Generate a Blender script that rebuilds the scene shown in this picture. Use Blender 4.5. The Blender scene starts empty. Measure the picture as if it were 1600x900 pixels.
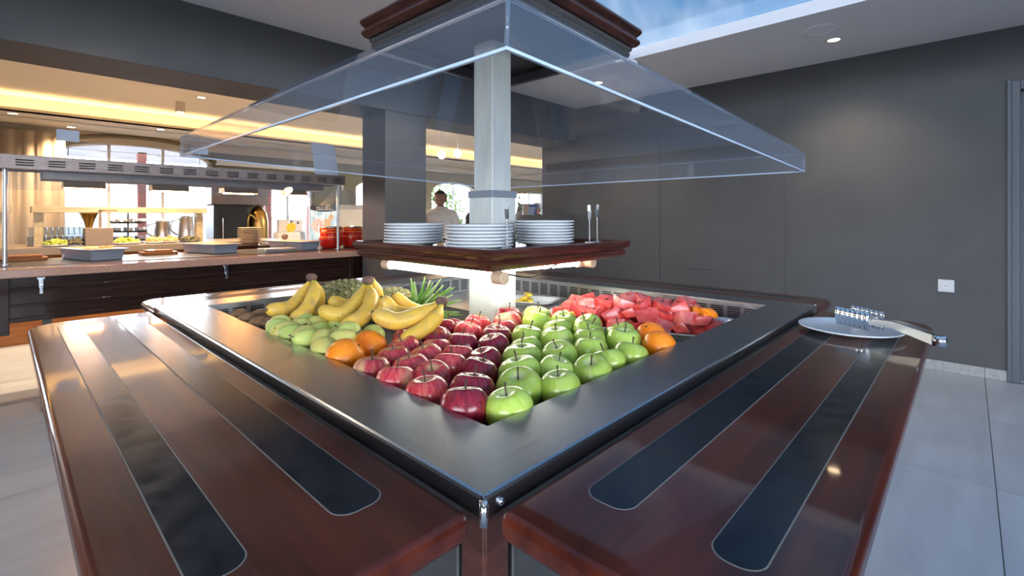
import bpy, bmesh, math, random
from mathutils import Vector, Matrix, Euler
random.seed(7)
S = bpy.context.scene
COL = S.collection
# ------------------------------------------------------------------ camera
# world axes: x and y run along the two sides of the buffet island, z is up
H = 1.32
YAW = 0.757439
SN, CS = math.sin(YAW), math.cos(YAW)
FPX, V0 = 754.0, 339.0
cam_d = bpy.data.cameras.new('camera'); cam = bpy.data.objects.new('camera', cam_d); COL.objects.link(cam)
cam.location = (0, 0, H); cam.rotation_euler = (math.pi/2, 0, -(math.pi/2 - YAW))
cam_d.sensor_width = 36; cam_d.lens = FPX/1600*36; cam_d.shift_y = -(450-V0)/1600
cam_d.clip_start = .02; cam_d.clip_end = 200
S.camera = cam
# ------------------------------------------------------------------ world
wd = bpy.data.worlds.new('sky'); S.world = wd; wd.use_nodes = True
nt = wd.node_tree; nt.nodes.clear()
out = nt.nodes.new('ShaderNodeOutputWorld'); bg = nt.nodes.new('ShaderNodeBackground')
tc = nt.nodes.new('ShaderNodeTexCoord'); sep = nt.nodes.new('ShaderNodeSeparateXYZ')
ramp = nt.nodes.new('ShaderNodeValToRGB'); cl = nt.nodes.new('ShaderNodeTexNoise'); cr = nt.nodes.new('ShaderNodeValToRGB')
mp = nt.nodes.new('ShaderNodeMapping'); mx = nt.nodes.new('ShaderNodeMix'); mx.data_type = 'RGBA'
nt.links.new(tc.outputs['Generated'], sep.inputs[0]); nt.links.new(sep.outputs['Z'], ramp.inputs['Fac'])
e = ramp.color_ramp.elements
e[0].position = 0.0; e[0].color = (1.2, 1.4, 1.6, 1)
e[1].position = 1.0; e[1].color = (.12, .28, .54, 1)
for p, c in ((.004, (12, 12.8, 14, 1)), (.20, (10.6, 11.8, 13.4, 1)), (.29, (.14, .31, .57, 1)), (.45, (.12, .285, .55, 1))):
    q = e.new(p); q.color = c
nt.links.new(tc.outputs['Generated'], mp.inputs['Vector']); mp.inputs['Scale'].default_value = (1.6, 6, 3); mp.inputs['Rotation'].default_value = (0, 0, .5)
nt.links.new(mp.outputs[0], cl.inputs['Vector']); cl.inputs['Scale'].default_value = 1.5; cl.inputs['Detail'].default_value = 3
cr.color_ramp.elements[0].position = .46; cr.color_ramp.elements[1].position = .80
nt.links.new(cl.outputs[0], cr.inputs['Fac'])
nt.links.new(cr.outputs['Color'], mx.inputs['Factor']); nt.links.new(ramp.outputs['Color'], mx.inputs['A'])
mx.inputs['B'].default_value = (.62, .74, .92, 1)
nt.links.new(mx.outputs['Result'], bg.inputs['Color']); bg.inputs['Strength'].default_value = 1.0
nt.links.new(bg.outputs[0], out.inputs[0])
# ------------------------------------------------------------------ exposure
S.view_settings.view_transform = 'Standard'; S.view_settings.look = 'None'
S.view_settings.exposure = 0.55; S.view_settings.gamma = 1.0; S.view_settings.use_curve_mapping = False
S.cycles.transparent_max_bounces = 32; S.cycles.max_bounces = 10; S.cycles.diffuse_bounces = 5
S.cycles.glossy_bounces = 5; S.cycles.caustics_reflective = False; S.cycles.caustics_refractive = False
S.cycles.sample_clamp_indirect = 6.0
K_MAIN, K_WARM, K_TUBE, K_COVE, K_HEAT = 56.0, 310.0, 14.5, 34.0, 90.0    # lamp strengths

# ------------------------------------------------------------------ helpers
def P(u, v, Y):
    "point seen at photo position (u, v) at forward distance Y"
    X = (u-800)/FPX*Y
    return Vector((X*SN+Y*CS, -X*CS+Y*SN, H+(V0-v)/FPX*Y))
def PZ(u, v, z): return P(u, v, FPX*(H-z)/(v-V0))
def PX(X, Y, z): return Vector((X*SN+Y*CS, -X*CS+Y*SN, z))

WP = {}
def wpos(o): return WP.get(o.name, Vector((0, 0, 0)))
def tag(o, label=None, cat=None, group=None, kind=None):
    if label: o['label'] = label
    if cat: o['category'] = cat
    if group: o['group'] = group
    if kind: o['kind'] = kind
    return o
def empty(name, loc=(0, 0, 0), label=None, cat=None, group=None, rz=0):
    o = bpy.data.objects.new(name, None); COL.objects.link(o); o.empty_display_size = .05
    o.location = loc; o.rotation_euler = (0, 0, rz); WP[o.name] = Vector(loc)
    return tag(o, label, cat, group)
class MB:
    def __init__(s): s.v = []; s.f = []; s.m = []; s.mi = 0
    def add(s, vs, fs):
        b = len(s.v); s.v += [Vector(p) for p in vs]; s.f += [tuple(i+b for i in f) for f in fs]; s.m += [s.mi]*len(fs); return s
    def box(s, x0, x1, y0, y1, z0, z1):
        return s.add([(x0, y0, z0), (x1, y0, z0), (x1, y1, z0), (x0, y1, z0), (x0, y0, z1), (x1, y0, z1), (x1, y1, z1), (x0, y1, z1)],
                     [(0, 3, 2, 1), (4, 5, 6, 7), (0, 1, 5, 4), (1, 2, 6, 5), (2, 3, 7, 6), (3, 0, 4, 7)])
    def obox(s, c, ax, ay, az):
        c, ax, ay, az = map(Vector, (c, ax, ay, az)); vs = []
        for k in (-1, 1):
            for i, j in ((-1, -1), (1, -1), (1, 1), (-1, 1)): vs.append(c+ax*i+ay*j+az*k)
        return s.add(vs, [(0, 3, 2, 1), (4, 5, 6, 7), (0, 1, 5, 4), (1, 2, 6, 5), (2, 3, 7, 6), (3, 0, 4, 7)])
    def tube(s, path, rad, n=8, sx=1.0):
        path = [Vector(p) for p in path]; k = len(path); vs = []; fs = []
        if not hasattr(rad, '__len__'): rad = [rad]*k
        up = None
        for i, p in enumerate(path):
            t = (path[min(i+1, k-1)]-path[max(i-1, 0)]).normalized()
            if up is None:
                up = Vector((0, 0, 1)) if abs(t.z) < .9 else Vector((1, 0, 0))
            a = t.cross(up).normalized(); b = a.cross(t).normalized(); up = b
            for j in range(n):
                th = 2*math.pi*j/n; vs.append(p+(a*math.cos(th)*sx+b*math.sin(th))*rad[i])
        for i in range(k-1):
            for j in range(n): fs.append((i*n+j, i*n+(j+1) % n, (i+1)*n+(j+1) % n, (i+1)*n+j))
        fs.append(tuple(reversed(range(n)))); fs.append(tuple(range((k-1)*n, k*n)))
        return s.add(vs, fs)
    def lathe(s, prof, n=20, c=(0, 0, 0), mod=None):
        vs = []; fs = []; c = Vector(c); k = len(prof)
        for i, (r, z) in enumerate(prof):
            for j in range(n):
                th = 2*math.pi*j/n; rr, zz = (r, z) if mod is None else mod(r, z, th, i/(k-1))
                vs.append(c+Vector((rr*math.cos(th), rr*math.sin(th), zz)))
        for i in range(k-1):
            for j in range(n): fs.append((i*n+j, i*n+(j+1) % n, (i+1)*n+(j+1) % n, (i+1)*n+j))
        if prof[0][0] > 1e-5: fs.append(tuple(reversed(range(n))))
        if prof[-1][0] > 1e-5: fs.append(tuple(range((k-1)*n, k*n)))
        return s.add(vs, fs)
    def prism(s, pts, z0, z1):
        n = len(pts); vs = [(x, y, z0) for x, y in pts]+[(x, y, z1) for x, y in pts]
        fs = [tuple(reversed(range(n))), tuple(range(n, 2*n))]+[(i, (i+1) % n, n+(i+1) % n, n+i) for i in range(n)]
        return s.add(vs, fs)
    def xf(s, M, start=0):
        for i in range(start, len(s.v)): s.v[i] = M @ s.v[i]
        return s
    def build(s, name, mats, parent=None, origin=None, smooth=False, bevel=0, seg=2, local=False, solid=0, weld=False):
        o0 = wpos(parent) if parent is not None else None
        if local: o0 = Vector((0, 0, 0))
        if o0 is None:
            if origin is None:
                lo = [min(p[i] for p in s.v) for i in range(3)]; hi = [max(p[i] for p in s.v) for i in range(3)]
                origin = ((lo[0]+hi[0])/2, (lo[1]+hi[1])/2, lo[2])
            o0 = Vector(origin)
        me = bpy.data.meshes.new(name); me.from_pydata([tuple(p-o0) for p in s.v], [], s.f)
        if not isinstance(mats, (list, tuple)): mats = [mats]
        for m in mats: me.materials.append(m)
        if any(s.m): me.polygons.foreach_set('material_index', s.m)
        if weld:
            bm = bmesh.new(); bm.from_mesh(me); bmesh.ops.remove_doubles(bm, verts=bm.verts, dist=1e-5); bm.to_mesh(me); bm.free()
        if smooth: me.polygons.foreach_set('use_smooth', [True]*len(me.polygons))
        me.update()
        o = bpy.data.objects.new(name, me); COL.objects.link(o)
        if parent is not None: o.parent = parent; WP[o.name] = o0 if not local else wpos(parent)
        else: o.location = o0; WP[o.name] = o0
        if local and parent is None: o.location = (0, 0, 0)
        if solid:
            m = o.modifiers.new('s', 'SOLIDIFY'); m.thickness = solid; m.offset = 0
        if bevel:
            m = o.modifiers.new('b', 'BEVEL'); m.width = bevel; m.segments = seg; m.limit_method = 'ANGLE'; m.angle_limit = math.radians(40); m.harden_normals = False
            if not smooth: me.polygons.foreach_set('use_smooth', [True]*len(me.polygons)); me.set_sharp_from_angle(angle=math.radians(45))
        return o
def dup(root, loc=None, rot=None, scale=None, label=None):
    def rec(o, par):
        c = o.copy(); COL.objects.link(c)
        if par is not None: c.parent = par
        for ch in kids[o.name]: rec(ch, c)
        return c
    kids = {}
    def scan(o):
        kids[o.name] = list(o.children)
        for ch in o.children: scan(ch)
    scan(root); c = rec(root, None)
    if loc is not None: c.location = loc; WP[c.name] = Vector(loc)
    if rot is not None: c.rotation_euler = rot
    if scale is not None: c.scale = (scale,)*3 if not hasattr(scale, '__len__') else scale
    if label: c['label'] = label
    return c
def struct(o): o['kind'] = 'structure'; return o
def rrect(x0, x1, y0, y1, r, n=6, corners=(1, 1, 1, 1)):
    pts = []
    for (cx, cy, a0, k) in ((x1-r, y1-r, 0, 0), (x0+r, y1-r, 90, 1), (x0+r, y0+r, 180, 2), (x1-r, y0+r, 270, 3)):
        rr = r*corners[k]; ccx = cx+(r-rr)*(1 if k in (0, 3) else -1); ccy = cy+(r-rr)*(1 if k in (0, 1) else -1)
        if rr < 1e-6: pts.append((ccx, ccy)); continue
        for i in range(n+1):
            a = math.radians(a0+90*i/n); pts.append((ccx+rr*math.cos(a), ccy+rr*math.sin(a)))
    return pts
ORD = ['first', 'second', 'third', 'fourth', 'fifth', 'sixth', 'seventh', 'eighth', 'ninth', 'tenth', 'eleventh', 'twelfth']

# ------------------------------------------------------------------ materials
def mat(name, col, rough=.5, metal=0, col2=None, scale=(8, 8, 8), nscale=1.0, detail=4, lo=.35, hi=.65, bump=0, bscale=60, coat=0, rough2=None,
        emit=None, est=0, rnd=0, spec=None, sss=0, coord='Object', coatr=.08):
    m = bpy.data.materials.new(name); m.use_nodes = True; t = m.node_tree; b = t.nodes['Principled BSDF']
    def N(k): return t.nodes.new(k)
    b.inputs['Base Color'].default_value = (*col, 1); b.inputs['Roughness'].default_value = rough; b.inputs['Metallic'].default_value = metal
    if spec is not None: b.inputs['Specular IOR Level'].default_value = spec
    if coat: b.inputs['Coat Weight'].default_value = coat; b.inputs['Coat Roughness'].default_value = coatr
    if sss: b.inputs['Subsurface Weight'].default_value = sss; b.inputs['Subsurface Radius'].default_value = (.02, .012, .006); b.inputs['Subsurface Scale'].default_value = .5
    if emit: b.inputs['Emission Color'].default_value = (*emit, 1); b.inputs['Emission Strength'].default_value = est
    last = None
    if col2 is not None or bump or rough2 is not None:
        tcn = N('ShaderNodeTexCoord'); mpn = N('ShaderNodeMapping'); mpn.inputs['Scale'].default_value = scale
        t.links.new(tcn.outputs[coord], mpn.inputs['Vector'])
        if rnd:
            oi = N('ShaderNodeObjectInfo'); cm = N('ShaderNodeCombineXYZ'); ml = N('ShaderNodeMath'); ml.operation = 'MULTIPLY'; ml.inputs[1].default_value = 37
            t.links.new(oi.outputs['Random'], ml.inputs[0])
            for i in range(3): t.links.new(ml.outputs[0], cm.inputs[i])
            t.links.new(cm.outputs[0], mpn.inputs['Location'])
        nz = N('ShaderNodeTexNoise'); nz.inputs['Scale'].default_value = nscale; nz.inputs['Detail'].default_value = detail
        t.links.new(mpn.outputs[0], nz.inputs['Vector'])
        mr = N('ShaderNodeMapRange'); mr.inputs['From Min'].default_value = lo; mr.inputs['From Max'].default_value = hi
        t.links.new(nz.outputs[0], mr.inputs['Value'])
        if col2 is not None:
            mxn = N('ShaderNodeMix'); mxn.data_type = 'RGBA'; mxn.inputs['A'].default_value = (*col, 1); mxn.inputs['B'].default_value = (*col2, 1)
            t.links.new(mr.outputs[0], mxn.inputs['Factor']); last = mxn.outputs['Result']
            if rnd:
                hs = N('ShaderNodeHueSaturation'); r2 = N('ShaderNodeMapRange'); r2.inputs['To Min'].default_value = 1-rnd; r2.inputs['To Max'].default_value = 1+rnd
                t.links.new(oi.outputs['Random'], r2.inputs['Value']); t.links.new(r2.outputs[0], hs.inputs['Value']); t.links.new(last, hs.inputs['Color']); last = hs.outputs[0]
            t.links.new(last, b.inputs['Base Color'])
        if rough2 is not None:
            r3 = N('ShaderNodeMapRange'); r3.inputs['To Min'].default_value = rough; r3.inputs['To Max'].default_value = rough2
            t.links.new(mr.outputs[0], r3.inputs['Value']); t.links.new(r3.outputs[0], b.inputs['Roughness'])
        if bump:
            n2 = N('ShaderNodeTexNoise'); n2.inputs['Scale'].default_value = bscale; n2.inputs['Detail'].default_value = 3
            t.links.new(mpn.outputs[0] if coord == 'Object' and scale != (8, 8, 8) else tcn.outputs[coord], n2.inputs['Vector'])
            bp = N('ShaderNodeBump'); bp.inputs['Strength'].default_value = bump; bp.inputs['Distance'].default_value = .002
            t.links.new(n2.outputs[0], bp.inputs['Height']); t.links.new(bp.outputs[0], b.inputs['Normal'])
    return m
def clear(name, tint=(.96, .98, 1), haze=.03, ior=1.49, rough=.0, hazecol=(.75, .85, 1)):
    m = bpy.data.materials.new(name); m.use_nodes = True; t = m.node_tree; t.nodes.clear()
    o = t.nodes.new('ShaderNodeOutputMaterial'); tr = t.nodes.new('ShaderNodeBsdfTransparent'); gl = t.nodes.new('ShaderNodeBsdfGlossy')
    fr = t.nodes.new('ShaderNodeFresnel'); mx = t.nodes.new('ShaderNodeMixShader'); df = t.nodes.new('ShaderNodeBsdfDiffuse'); m2 = t.nodes.new('ShaderNodeMixShader')
    tr.inputs[0].default_value = (*tint, 1); gl.inputs['Roughness'].default_value = rough; fr.inputs['IOR'].default_value = ior
    df.inputs[0].default_value = (*hazecol, 1); m2.inputs[0].default_value = haze
    geo = t.nodes.new('ShaderNodeNewGeometry'); mu = t.nodes.new('ShaderNodeMath'); mu.operation = 'SUBTRACT'; mu.inputs[0].default_value = 1
    # Fresnel for both faces of the sheet as seen from air
    fi = t.nodes.new('ShaderNodeMix'); fi.data_type = 'FLOAT'; fi.inputs['A'].default_value = ior; fi.inputs['B'].default_value = 1/ior
    t.links.new(geo.outputs['Backfacing'], fi.inputs['Factor']); t.links.new(fi.outputs['Result'], fr.inputs['IOR'])
    t.links.new(fr.outputs[0], mx.inputs[0]); t.links.new(tr.outputs[0], mx.inputs[1]); t.links.new(gl.outputs[0], mx.inputs[2])
    t.links.new(mx.outputs[0], m2.inputs[1]); t.links.new(df.outputs[0], m2.inputs[2]); t.links.new(m2.outputs[0], o.inputs[0])
    return m
def emis(name, col, st):
    m = bpy.data.materials.new(name); m.use_nodes = True; t = m.node_tree; t.nodes.clear()
    o = t.nodes.new('ShaderNodeOutputMaterial'); e = t.nodes.new('ShaderNodeEmission'); e.inputs[0].default_value = (*col, 1); e.inputs[1].default_value = st
    t.links.new(e.outputs[0], o.inputs[0]); return m
M = {}
M['wall'] = mat('wall_grey_paint', (.088, .088, .092), .6, col2=(.099, .099, .103), nscale=.4, bump=.05, bscale=120)
M['ceil'] = mat('ceiling_paint', (.80, .78, .80), .8, bump=.03, bscale=150)
M['ceilw'] = mat('ceiling_cream', (.74, .66, .54), .8, bump=.03, bscale=150)
M['olive'] = mat('window_wall_paint', (.20, .165, .10), .7, bump=.03)
M['cream'] = mat('cream_paint', (.55, .47, .36), .7)
M['tile'] = mat('floor_tile', (.42, .47, .54), .30, col2=(.50, .56, .64), scale=(1.2, 6, 4), nscale=2.2, detail=6, lo=.3, hi=.7, rough2=.42, bump=.05, bscale=30, rnd=.06)
M['grout'] = mat('grout', (.16, .16, .16), .8)
M['skirt'] = mat('skirting_tile', (.36, .35, .35), .4, col2=(.46, .45, .45), nscale=4)
def wood(name, sc, c1=(.040, .006, .0035), c2=(.120, .022, .010), rough=.35, coat=.62):
    return mat(name, c1, rough, col2=c2, scale=sc, nscale=1.6, detail=6, lo=.34, hi=.7, coat=coat, coatr=.045, spec=.1)
M['woody'] = wood('mahogany_along_y', (16, 1.6, 16)); M['woodx'] = wood('mahogany_along_x', (1.6, 16, 16))
M['woodm'] = wood('mahogany_moulding', (6, 6, 40), (.045, .014, .010), (.10, .032, .022), .32, .4)
M['woodd'] = wood('dark_apron_wood', (3, 3, 30), (.016, .007, .005), (.035, .014, .009), .4, .3)
M['wooda'] = wood('amber_wood', (2, 2, 14), (.20, .07, .02), (.32, .13, .04), .45, .2)
M['woodl'] = mat('pale_shelf_wood', (.44, .36, .22), .5, col2=(.54, .46, .3), scale=(2, 12, 12), nscale=2)
M['inlay'] = mat('dark_rubber_inlay', (.005, .009, .014), .17, col2=(.009, .016, .026), scale=(14, 14, 14), nscale=2, rough2=.24, bump=.03, bscale=9, spec=.22)
M['seam'] = mat('worn_seam', (.25, .23, .21), .6)
M['steely'] = mat('brushed_steel_along_y', (.37, .39, .42), .25, 1, col2=(.43, .45, .48), scale=(90, 3, 90), nscale=1.2, detail=1, lo=.1, hi=.9)
M['steelx'] = mat('brushed_steel_along_x', (.37, .39, .42), .25, 1, col2=(.43, .45, .48), scale=(3, 90, 90), nscale=1.2, detail=1, lo=.1, hi=.9)
M['steel'] = mat('steel', (.55, .55, .56), .28, 1, col2=(.62, .62, .62), nscale=2, rough2=.38)
M['chrome'] = mat('polished_steel', (.7, .7, .72), .10, 1)
M['gantry'] = mat('grey_lacquered_metal', (.21, .165, .15), .35, .5, col2=(.25, .20, .185), nscale=3)
M['black'] = mat('black_void', (.004, .004, .005), .8)
M['blackp'] = mat('black_plastic', (.012, .012, .014), .35)
M['panel'] = mat('dark_cabinet_panel', (.035, .034, .036), .45, col2=(.05, .048, .05), scale=(4, 4, 20))
M['paintw'] = mat('white_post_paint', (.66, .67, .64), .5, col2=(.56, .57, .54), scale=(12, 12, 2.5), nscale=2, detail=6, bump=.12, bscale=5)
M['paintg'] = mat('grey_post_band', (.22, .25, .29), .5)
M['capd'] = mat('dark_felted_moulding', (.075, .07, .075), .6, col2=(.11, .10, .10), nscale=9, bump=.2, bscale=200)
M['acryl'] = clear('clear_acrylic', (.975, .985, .995), .045, 1.62, hazecol=(.62, .76, 1))
M['acryle'] = mat('acrylic_edge_glint', (.62, .76, .95), .15, spec=.8, coat=.6)  # bright edge highlight put into a pale blue colour
M['glass'] = clear('window_glass', (.97, .98, .98), 0, 1.35)
M['china'] = mat('white_china', (.74, .76, .79), .16, coat=.5)
M['traym'] = mat('white_melamine', (.78, .79, .8), .25, coat=.3)
M['tube'] = emis('fluorescent_tube', (1.0, 1.0, .84), K_TUBE)
M['lampw'] = emis('warm_downlight', (1.0, .72, .42), 14)
M['cove'] = emis('cove_strip', (1.0, .66, .30), K_COVE)
M['heat'] = emis('heat_lamp_bar', (1.0, .42, .14), K_HEAT)
M['capf'] = mat('beige_lamp_holder', (.62, .44, .30), .5)
M['stemb'] = mat('fruit_stem', (.07, .04, .02), .7)
M['orange'] = mat('orange_peel', (1.0, .205, .003), .38, col2=(1.0, .29, .008), nscale=3, bump=.5, bscale=140, rnd=.05, coat=.15)
M['pear'] = mat('pear_skin', (.62, .60, .16), .42, col2=(.66, .46, .11), scale=(20, 20, 20), nscale=1.2, lo=.45, hi=.78, rnd=.08)
M['pearg'] = mat('pear_skin_green', (.48, .58, .14), .4, col2=(.60, .58, .15), scale=(20, 20, 20), nscale=1.2, lo=.42, hi=.75, rnd=.06)
M['kiwi'] = mat('kiwi_skin', (.20, .095, .04), .8, col2=(.30, .16, .075), nscale=6, bump=.6, bscale=300)
M['banana'] = mat('banana_skin', (.80, .49, .06), .42, col2=(.58, .36, .10), scale=(30, 30, 30), nscale=1.4, lo=.42, hi=.72, sss=.08, rnd=.05)
M['bananas'] = mat('banana_skin_speckled', (.68, .42, .06), .5, col2=(.22, .11, .025), scale=(110, 110, 110), nscale=1.2, lo=.58, hi=.74, rnd=.05)
M['bantip'] = mat('banana_tip', (.13, .075, .03), .7)
M['crownb'] = mat('banana_crown', (.16, .085, .06), .8, col2=(.09, .05, .045), nscale=6)
M['banneck'] = mat('banana_neck', (.62, .52, .06), .5)
M['pinea'] = mat('pineapple_eye', (.09, .12, .04), .6, col2=(.30, .24, .09), scale=(30, 30, 30), nscale=2, rnd=.2)
M['pineb'] = mat('pineapple_pale_bract', (.30, .33, .24), .6, col2=(.42, .33, .16), scale=(14, 14, 14), nscale=1, rnd=.3)
M['leaf'] = mat('pineapple_leaf', (.10, .26, .035), .45, col2=(.30, .42, .12), scale=(14, 14, 14), nscale=1.5)
M['leafp'] = mat('pineapple_leaf_pale', (.40, .50, .26), .45, col2=(.22, .36, .10), scale=(14, 14, 14), nscale=1.5)
M['melon'] = mat('watermelon_flesh', (.60, .035, .04), .30, col2=(.80, .13, .11), scale=(26, 26, 26), nscale=1.6, rnd=.12, coat=.35, sss=.12)
M['melonr'] = mat('watermelon_near_rind', (.80, .24, .20), .30, col2=(.72, .08, .075), scale=(26, 26, 26), nscale=1.6, rnd=.1, coat=.35, sss=.12)
M['seed'] = mat('melon_seed', (.01, .006, .005), .3)
M['orflesh'] = mat('orange_wedge_flesh', (.95, .50, .02), .35)
M['yellow'] = mat('pineapple_flesh', (.90, .66, .06), .4)
M['paper'] = mat('white_card', (.62, .68, .8), .6); M['paperw'] = mat('white_paper', (.8, .8, .8), .6)
M['bluecard'] = mat('blue_menu_cover', (.06, .08, .22), .5); M['beige'] = mat('beige_menu_cover', (.45, .33, .22), .6)
M['marble'] = mat('pink_granite', (.50, .29, .22), .14, col2=(.36, .20, .15), scale=(40, 40, 40), nscale=2, detail=6, coat=.4)
M['counter'] = mat('taupe_counter', (.22, .17, .13), .4)
M['dish'] = mat('grey_blue_dish', (.30, .33, .40), .3, coat=.3); M['food'] = mat('crusted_food', (.80, .42, .18), .6, col2=(.62, .25, .07), nscale=8, bump=.5, bscale=60)
M['redpot'] = mat('red_enamel', (.62, .015, .008), .2, coat=.6); M['potband'] = mat('orange_band', (.85, .22, .03), .3)
M['curtain'] = mat('cream_curtain', (.62, .52, .40), .9, col2=(.52, .42, .31), scale=(20, 20, .5), nscale=2)
M['linen'] = mat('white_linen', (.72, .72, .74), .8)
M['brass'] = mat('brass', (.55, .33, .10), .3, 1)
M['salad'] = mat('salad_green', (.24, .36, .05), .6, col2=(.55, .52, .10), nscale=20, bump=.5)
M['carrot'] = mat('salad_orange', (.80, .30, .04), .6, col2=(.72, .55, .3), nscale=20, bump=.5)
M['darkgreens'] = mat('salad_dark', (.08, .08, .045), .6, col2=(.2, .17, .1), nscale=20, bump=.5)
M['outgnd'] = mat('pale_terrace', (.8, .77, .72), .8); M['outwood'] = mat('reddish_beam', (.55, .22, .17), .7); M['outwall'] = mat('white_render', (.85, .85, .85), .8)
M['tree'] = mat('tree_leaves', (.12, .26, .05), .7, col2=(.3, .45, .12), nscale=3)
M['skin'] = mat('skin', (.30, .15, .095), .5, sss=.1); M['hair'] = mat('dark_hair', (.012, .009, .007), .6); M['hairg'] = mat('grey_hair', (.25, .24, .24), .7)
M['shirt'] = mat('white_shirt', (.66, .60, .55), .8, col2=(.58, .52, .47), nscale=2, bump=.2, bscale=20); M['dark'] = mat('dark_cloth', (.02, .02, .023), .8); M['eye'] = mat('eye_white', (.6, .58, .55), .3)
M['white'] = mat('white_plastic', (.7, .72, .75), .35); M['door'] = mat('grey_door_paint', (.11, .125, .15), .45)
M['petal'] = mat('red_petals', (.55, .01, .02), .5); M['foliage'] = mat('bouquet_leaves', (.03, .10, .03), .5)
M['wicker'] = mat('dark_wicker', (.07, .04, .025), .6)
M['clearglass'] = clear('drinking_glass', (.9, .92, .93), .05, 1.45)

def applemat(name, base, streak, pale, darkest=None, amt=.5, pale_side=.45):
    m = bpy.data.materials.new(name); m.use_nodes = True; t = m.node_tree; b = t.nodes['Principled BSDF']
    def N(k): return t.nodes.new(k)
    L = t.links.new
    tcn = N('ShaderNodeTexCoord'); sp = N('ShaderNodeSeparateXYZ'); L(tcn.outputs['Object'], sp.inputs[0])
    oi = N('ShaderNodeObjectInfo'); ml = N('ShaderNodeMath'); ml.operation = 'MULTIPLY'; ml.inputs[1].default_value = 53; L(oi.outputs['Random'], ml.inputs[0])
    at = N('ShaderNodeMath'); at.operation = 'ARCTAN2'; L(sp.outputs['Y'], at.inputs[0]); L(sp.outputs['X'], at.inputs[1])
    sc = N('ShaderNodeMath'); sc.operation = 'SINE'; L(at.outputs[0], sc.inputs[0])
    co = N('ShaderNodeMath'); co.operation = 'COSINE'; L(at.outputs[0], co.inputs[0])
    cm = N('ShaderNodeCombineXYZ'); L(sc.outputs[0], cm.inputs[0]); L(co.outputs[0], cm.inputs[1])
    zz = N('ShaderNodeMath'); zz.operation = 'MULTIPLY_ADD'; zz.inputs[1].default_value = 9; L(sp.outputs['Z'], zz.inputs[0]); L(ml.outputs[0], zz.inputs[2]); L(zz.outputs[0], cm.inputs[2])
    n1 = N('ShaderNodeTexNoise'); n1.inputs['Scale'].default_value = 6; n1.inputs['Detail'].default_value = 6; L(cm.outputs[0], n1.inputs['Vector'])
    n2 = N('ShaderNodeTexNoise'); n2.inputs['Scale'].default_value = .9; n2.inputs['Detail'].default_value = 2; L(cm.outputs[0], n2.inputs['Vector'])
    def MR(src, a, c, lo=0, hi=1):
        k = N('ShaderNodeMapRange'); k.inputs['From Min'].default_value = a; k.inputs['From Max'].default_value = c; k.inputs['To Min'].default_value = lo; k.inputs['To Max'].default_value = hi
        L(src, k.inputs['Value']); return k.outputs[0]
    def MX(f, a, c):
        k = N('ShaderNodeMix'); k.data_type = 'RGBA'
        L(f, k.inputs['Factor'])
        if isinstance(a, tuple): k.inputs['A'].default_value = (*a, 1)
        else: L(a, k.inputs['A'])
        if isinstance(c, tuple): k.inputs['B'].default_value = (*c, 1)
        else: L(c, k.inputs['B'])
        return k.outputs['Result']
    c = MX(MR(n1.outputs[0], .4, .68, 0, amt), base, streak)
    c = MX(MR(n2.outputs[0], .56, .72, 0, pale_side), c, pale)
    # pale hollow around the stalk: distance from axis
    ln = N('ShaderNodeVectorMath'); ln.operation = 'LENGTH'; c2 = N('ShaderNodeCombineXYZ'); L(sp.outputs['X'], c2.inputs[0]); L(sp.outputs['Y'], c2.inputs[1]); L(c2.outputs[0], ln.inputs[0])
    top = N('ShaderNodeMath'); top.operation = 'GREATER_THAN'; top.inputs[1].default_value = 0; L(sp.outputs['Z'], top.inputs[0])
    mm = N('ShaderNodeMath'); mm.operation = 'MULTIPLY'; L(MR(ln.outputs['Value'], .017, .007, 0, .85), mm.inputs[0]); L(top.outputs[0], mm.inputs[1])
    c = MX(mm.outputs[0], c, pale)
    v = N('ShaderNodeTexVoronoi'); v.inputs['Scale'].default_value = 130; L(tcn.outputs['Object'], v.inputs['Vector'])
    c = MX(MR(v.outputs['Distance'], .16, .08, 0, .35), c, pale)
    hs = N('ShaderNodeHueSaturation'); L(c, hs.inputs['Color']); L(MR(oi.outputs['Random'], 0, 1, .85, 1.15), hs.inputs['Value'])
    L(hs.outputs[0], b.inputs['Base Color']); b.inputs['Roughness'].default_value = .27; b.inputs['Coat Weight'].default_value = .25; b.inputs['Coat Roughness'].default_value = .1
    b.inputs['Subsurface Weight'].default_value = .06; b.inputs['Subsurface Radius'].default_value = (.01, .006, .003)
    return m
M['agreen'] = applemat('green_apple_skin', (.42, .57, .075), (.54, .66, .16), (.66, .72, .32), amt=.7, pale_side=.4)
M['ared'] = applemat('red_apple_skin', (.50, .028, .05), (.70, .12, .09), (.76, .44, .22), amt=.95, pale_side=.9)
M['adark'] = applemat('dark_red_apple_skin', (.17, .006, .022), (.36, .018, .035), (.52, .17, .11), amt=.85, pale_side=.15)

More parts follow.
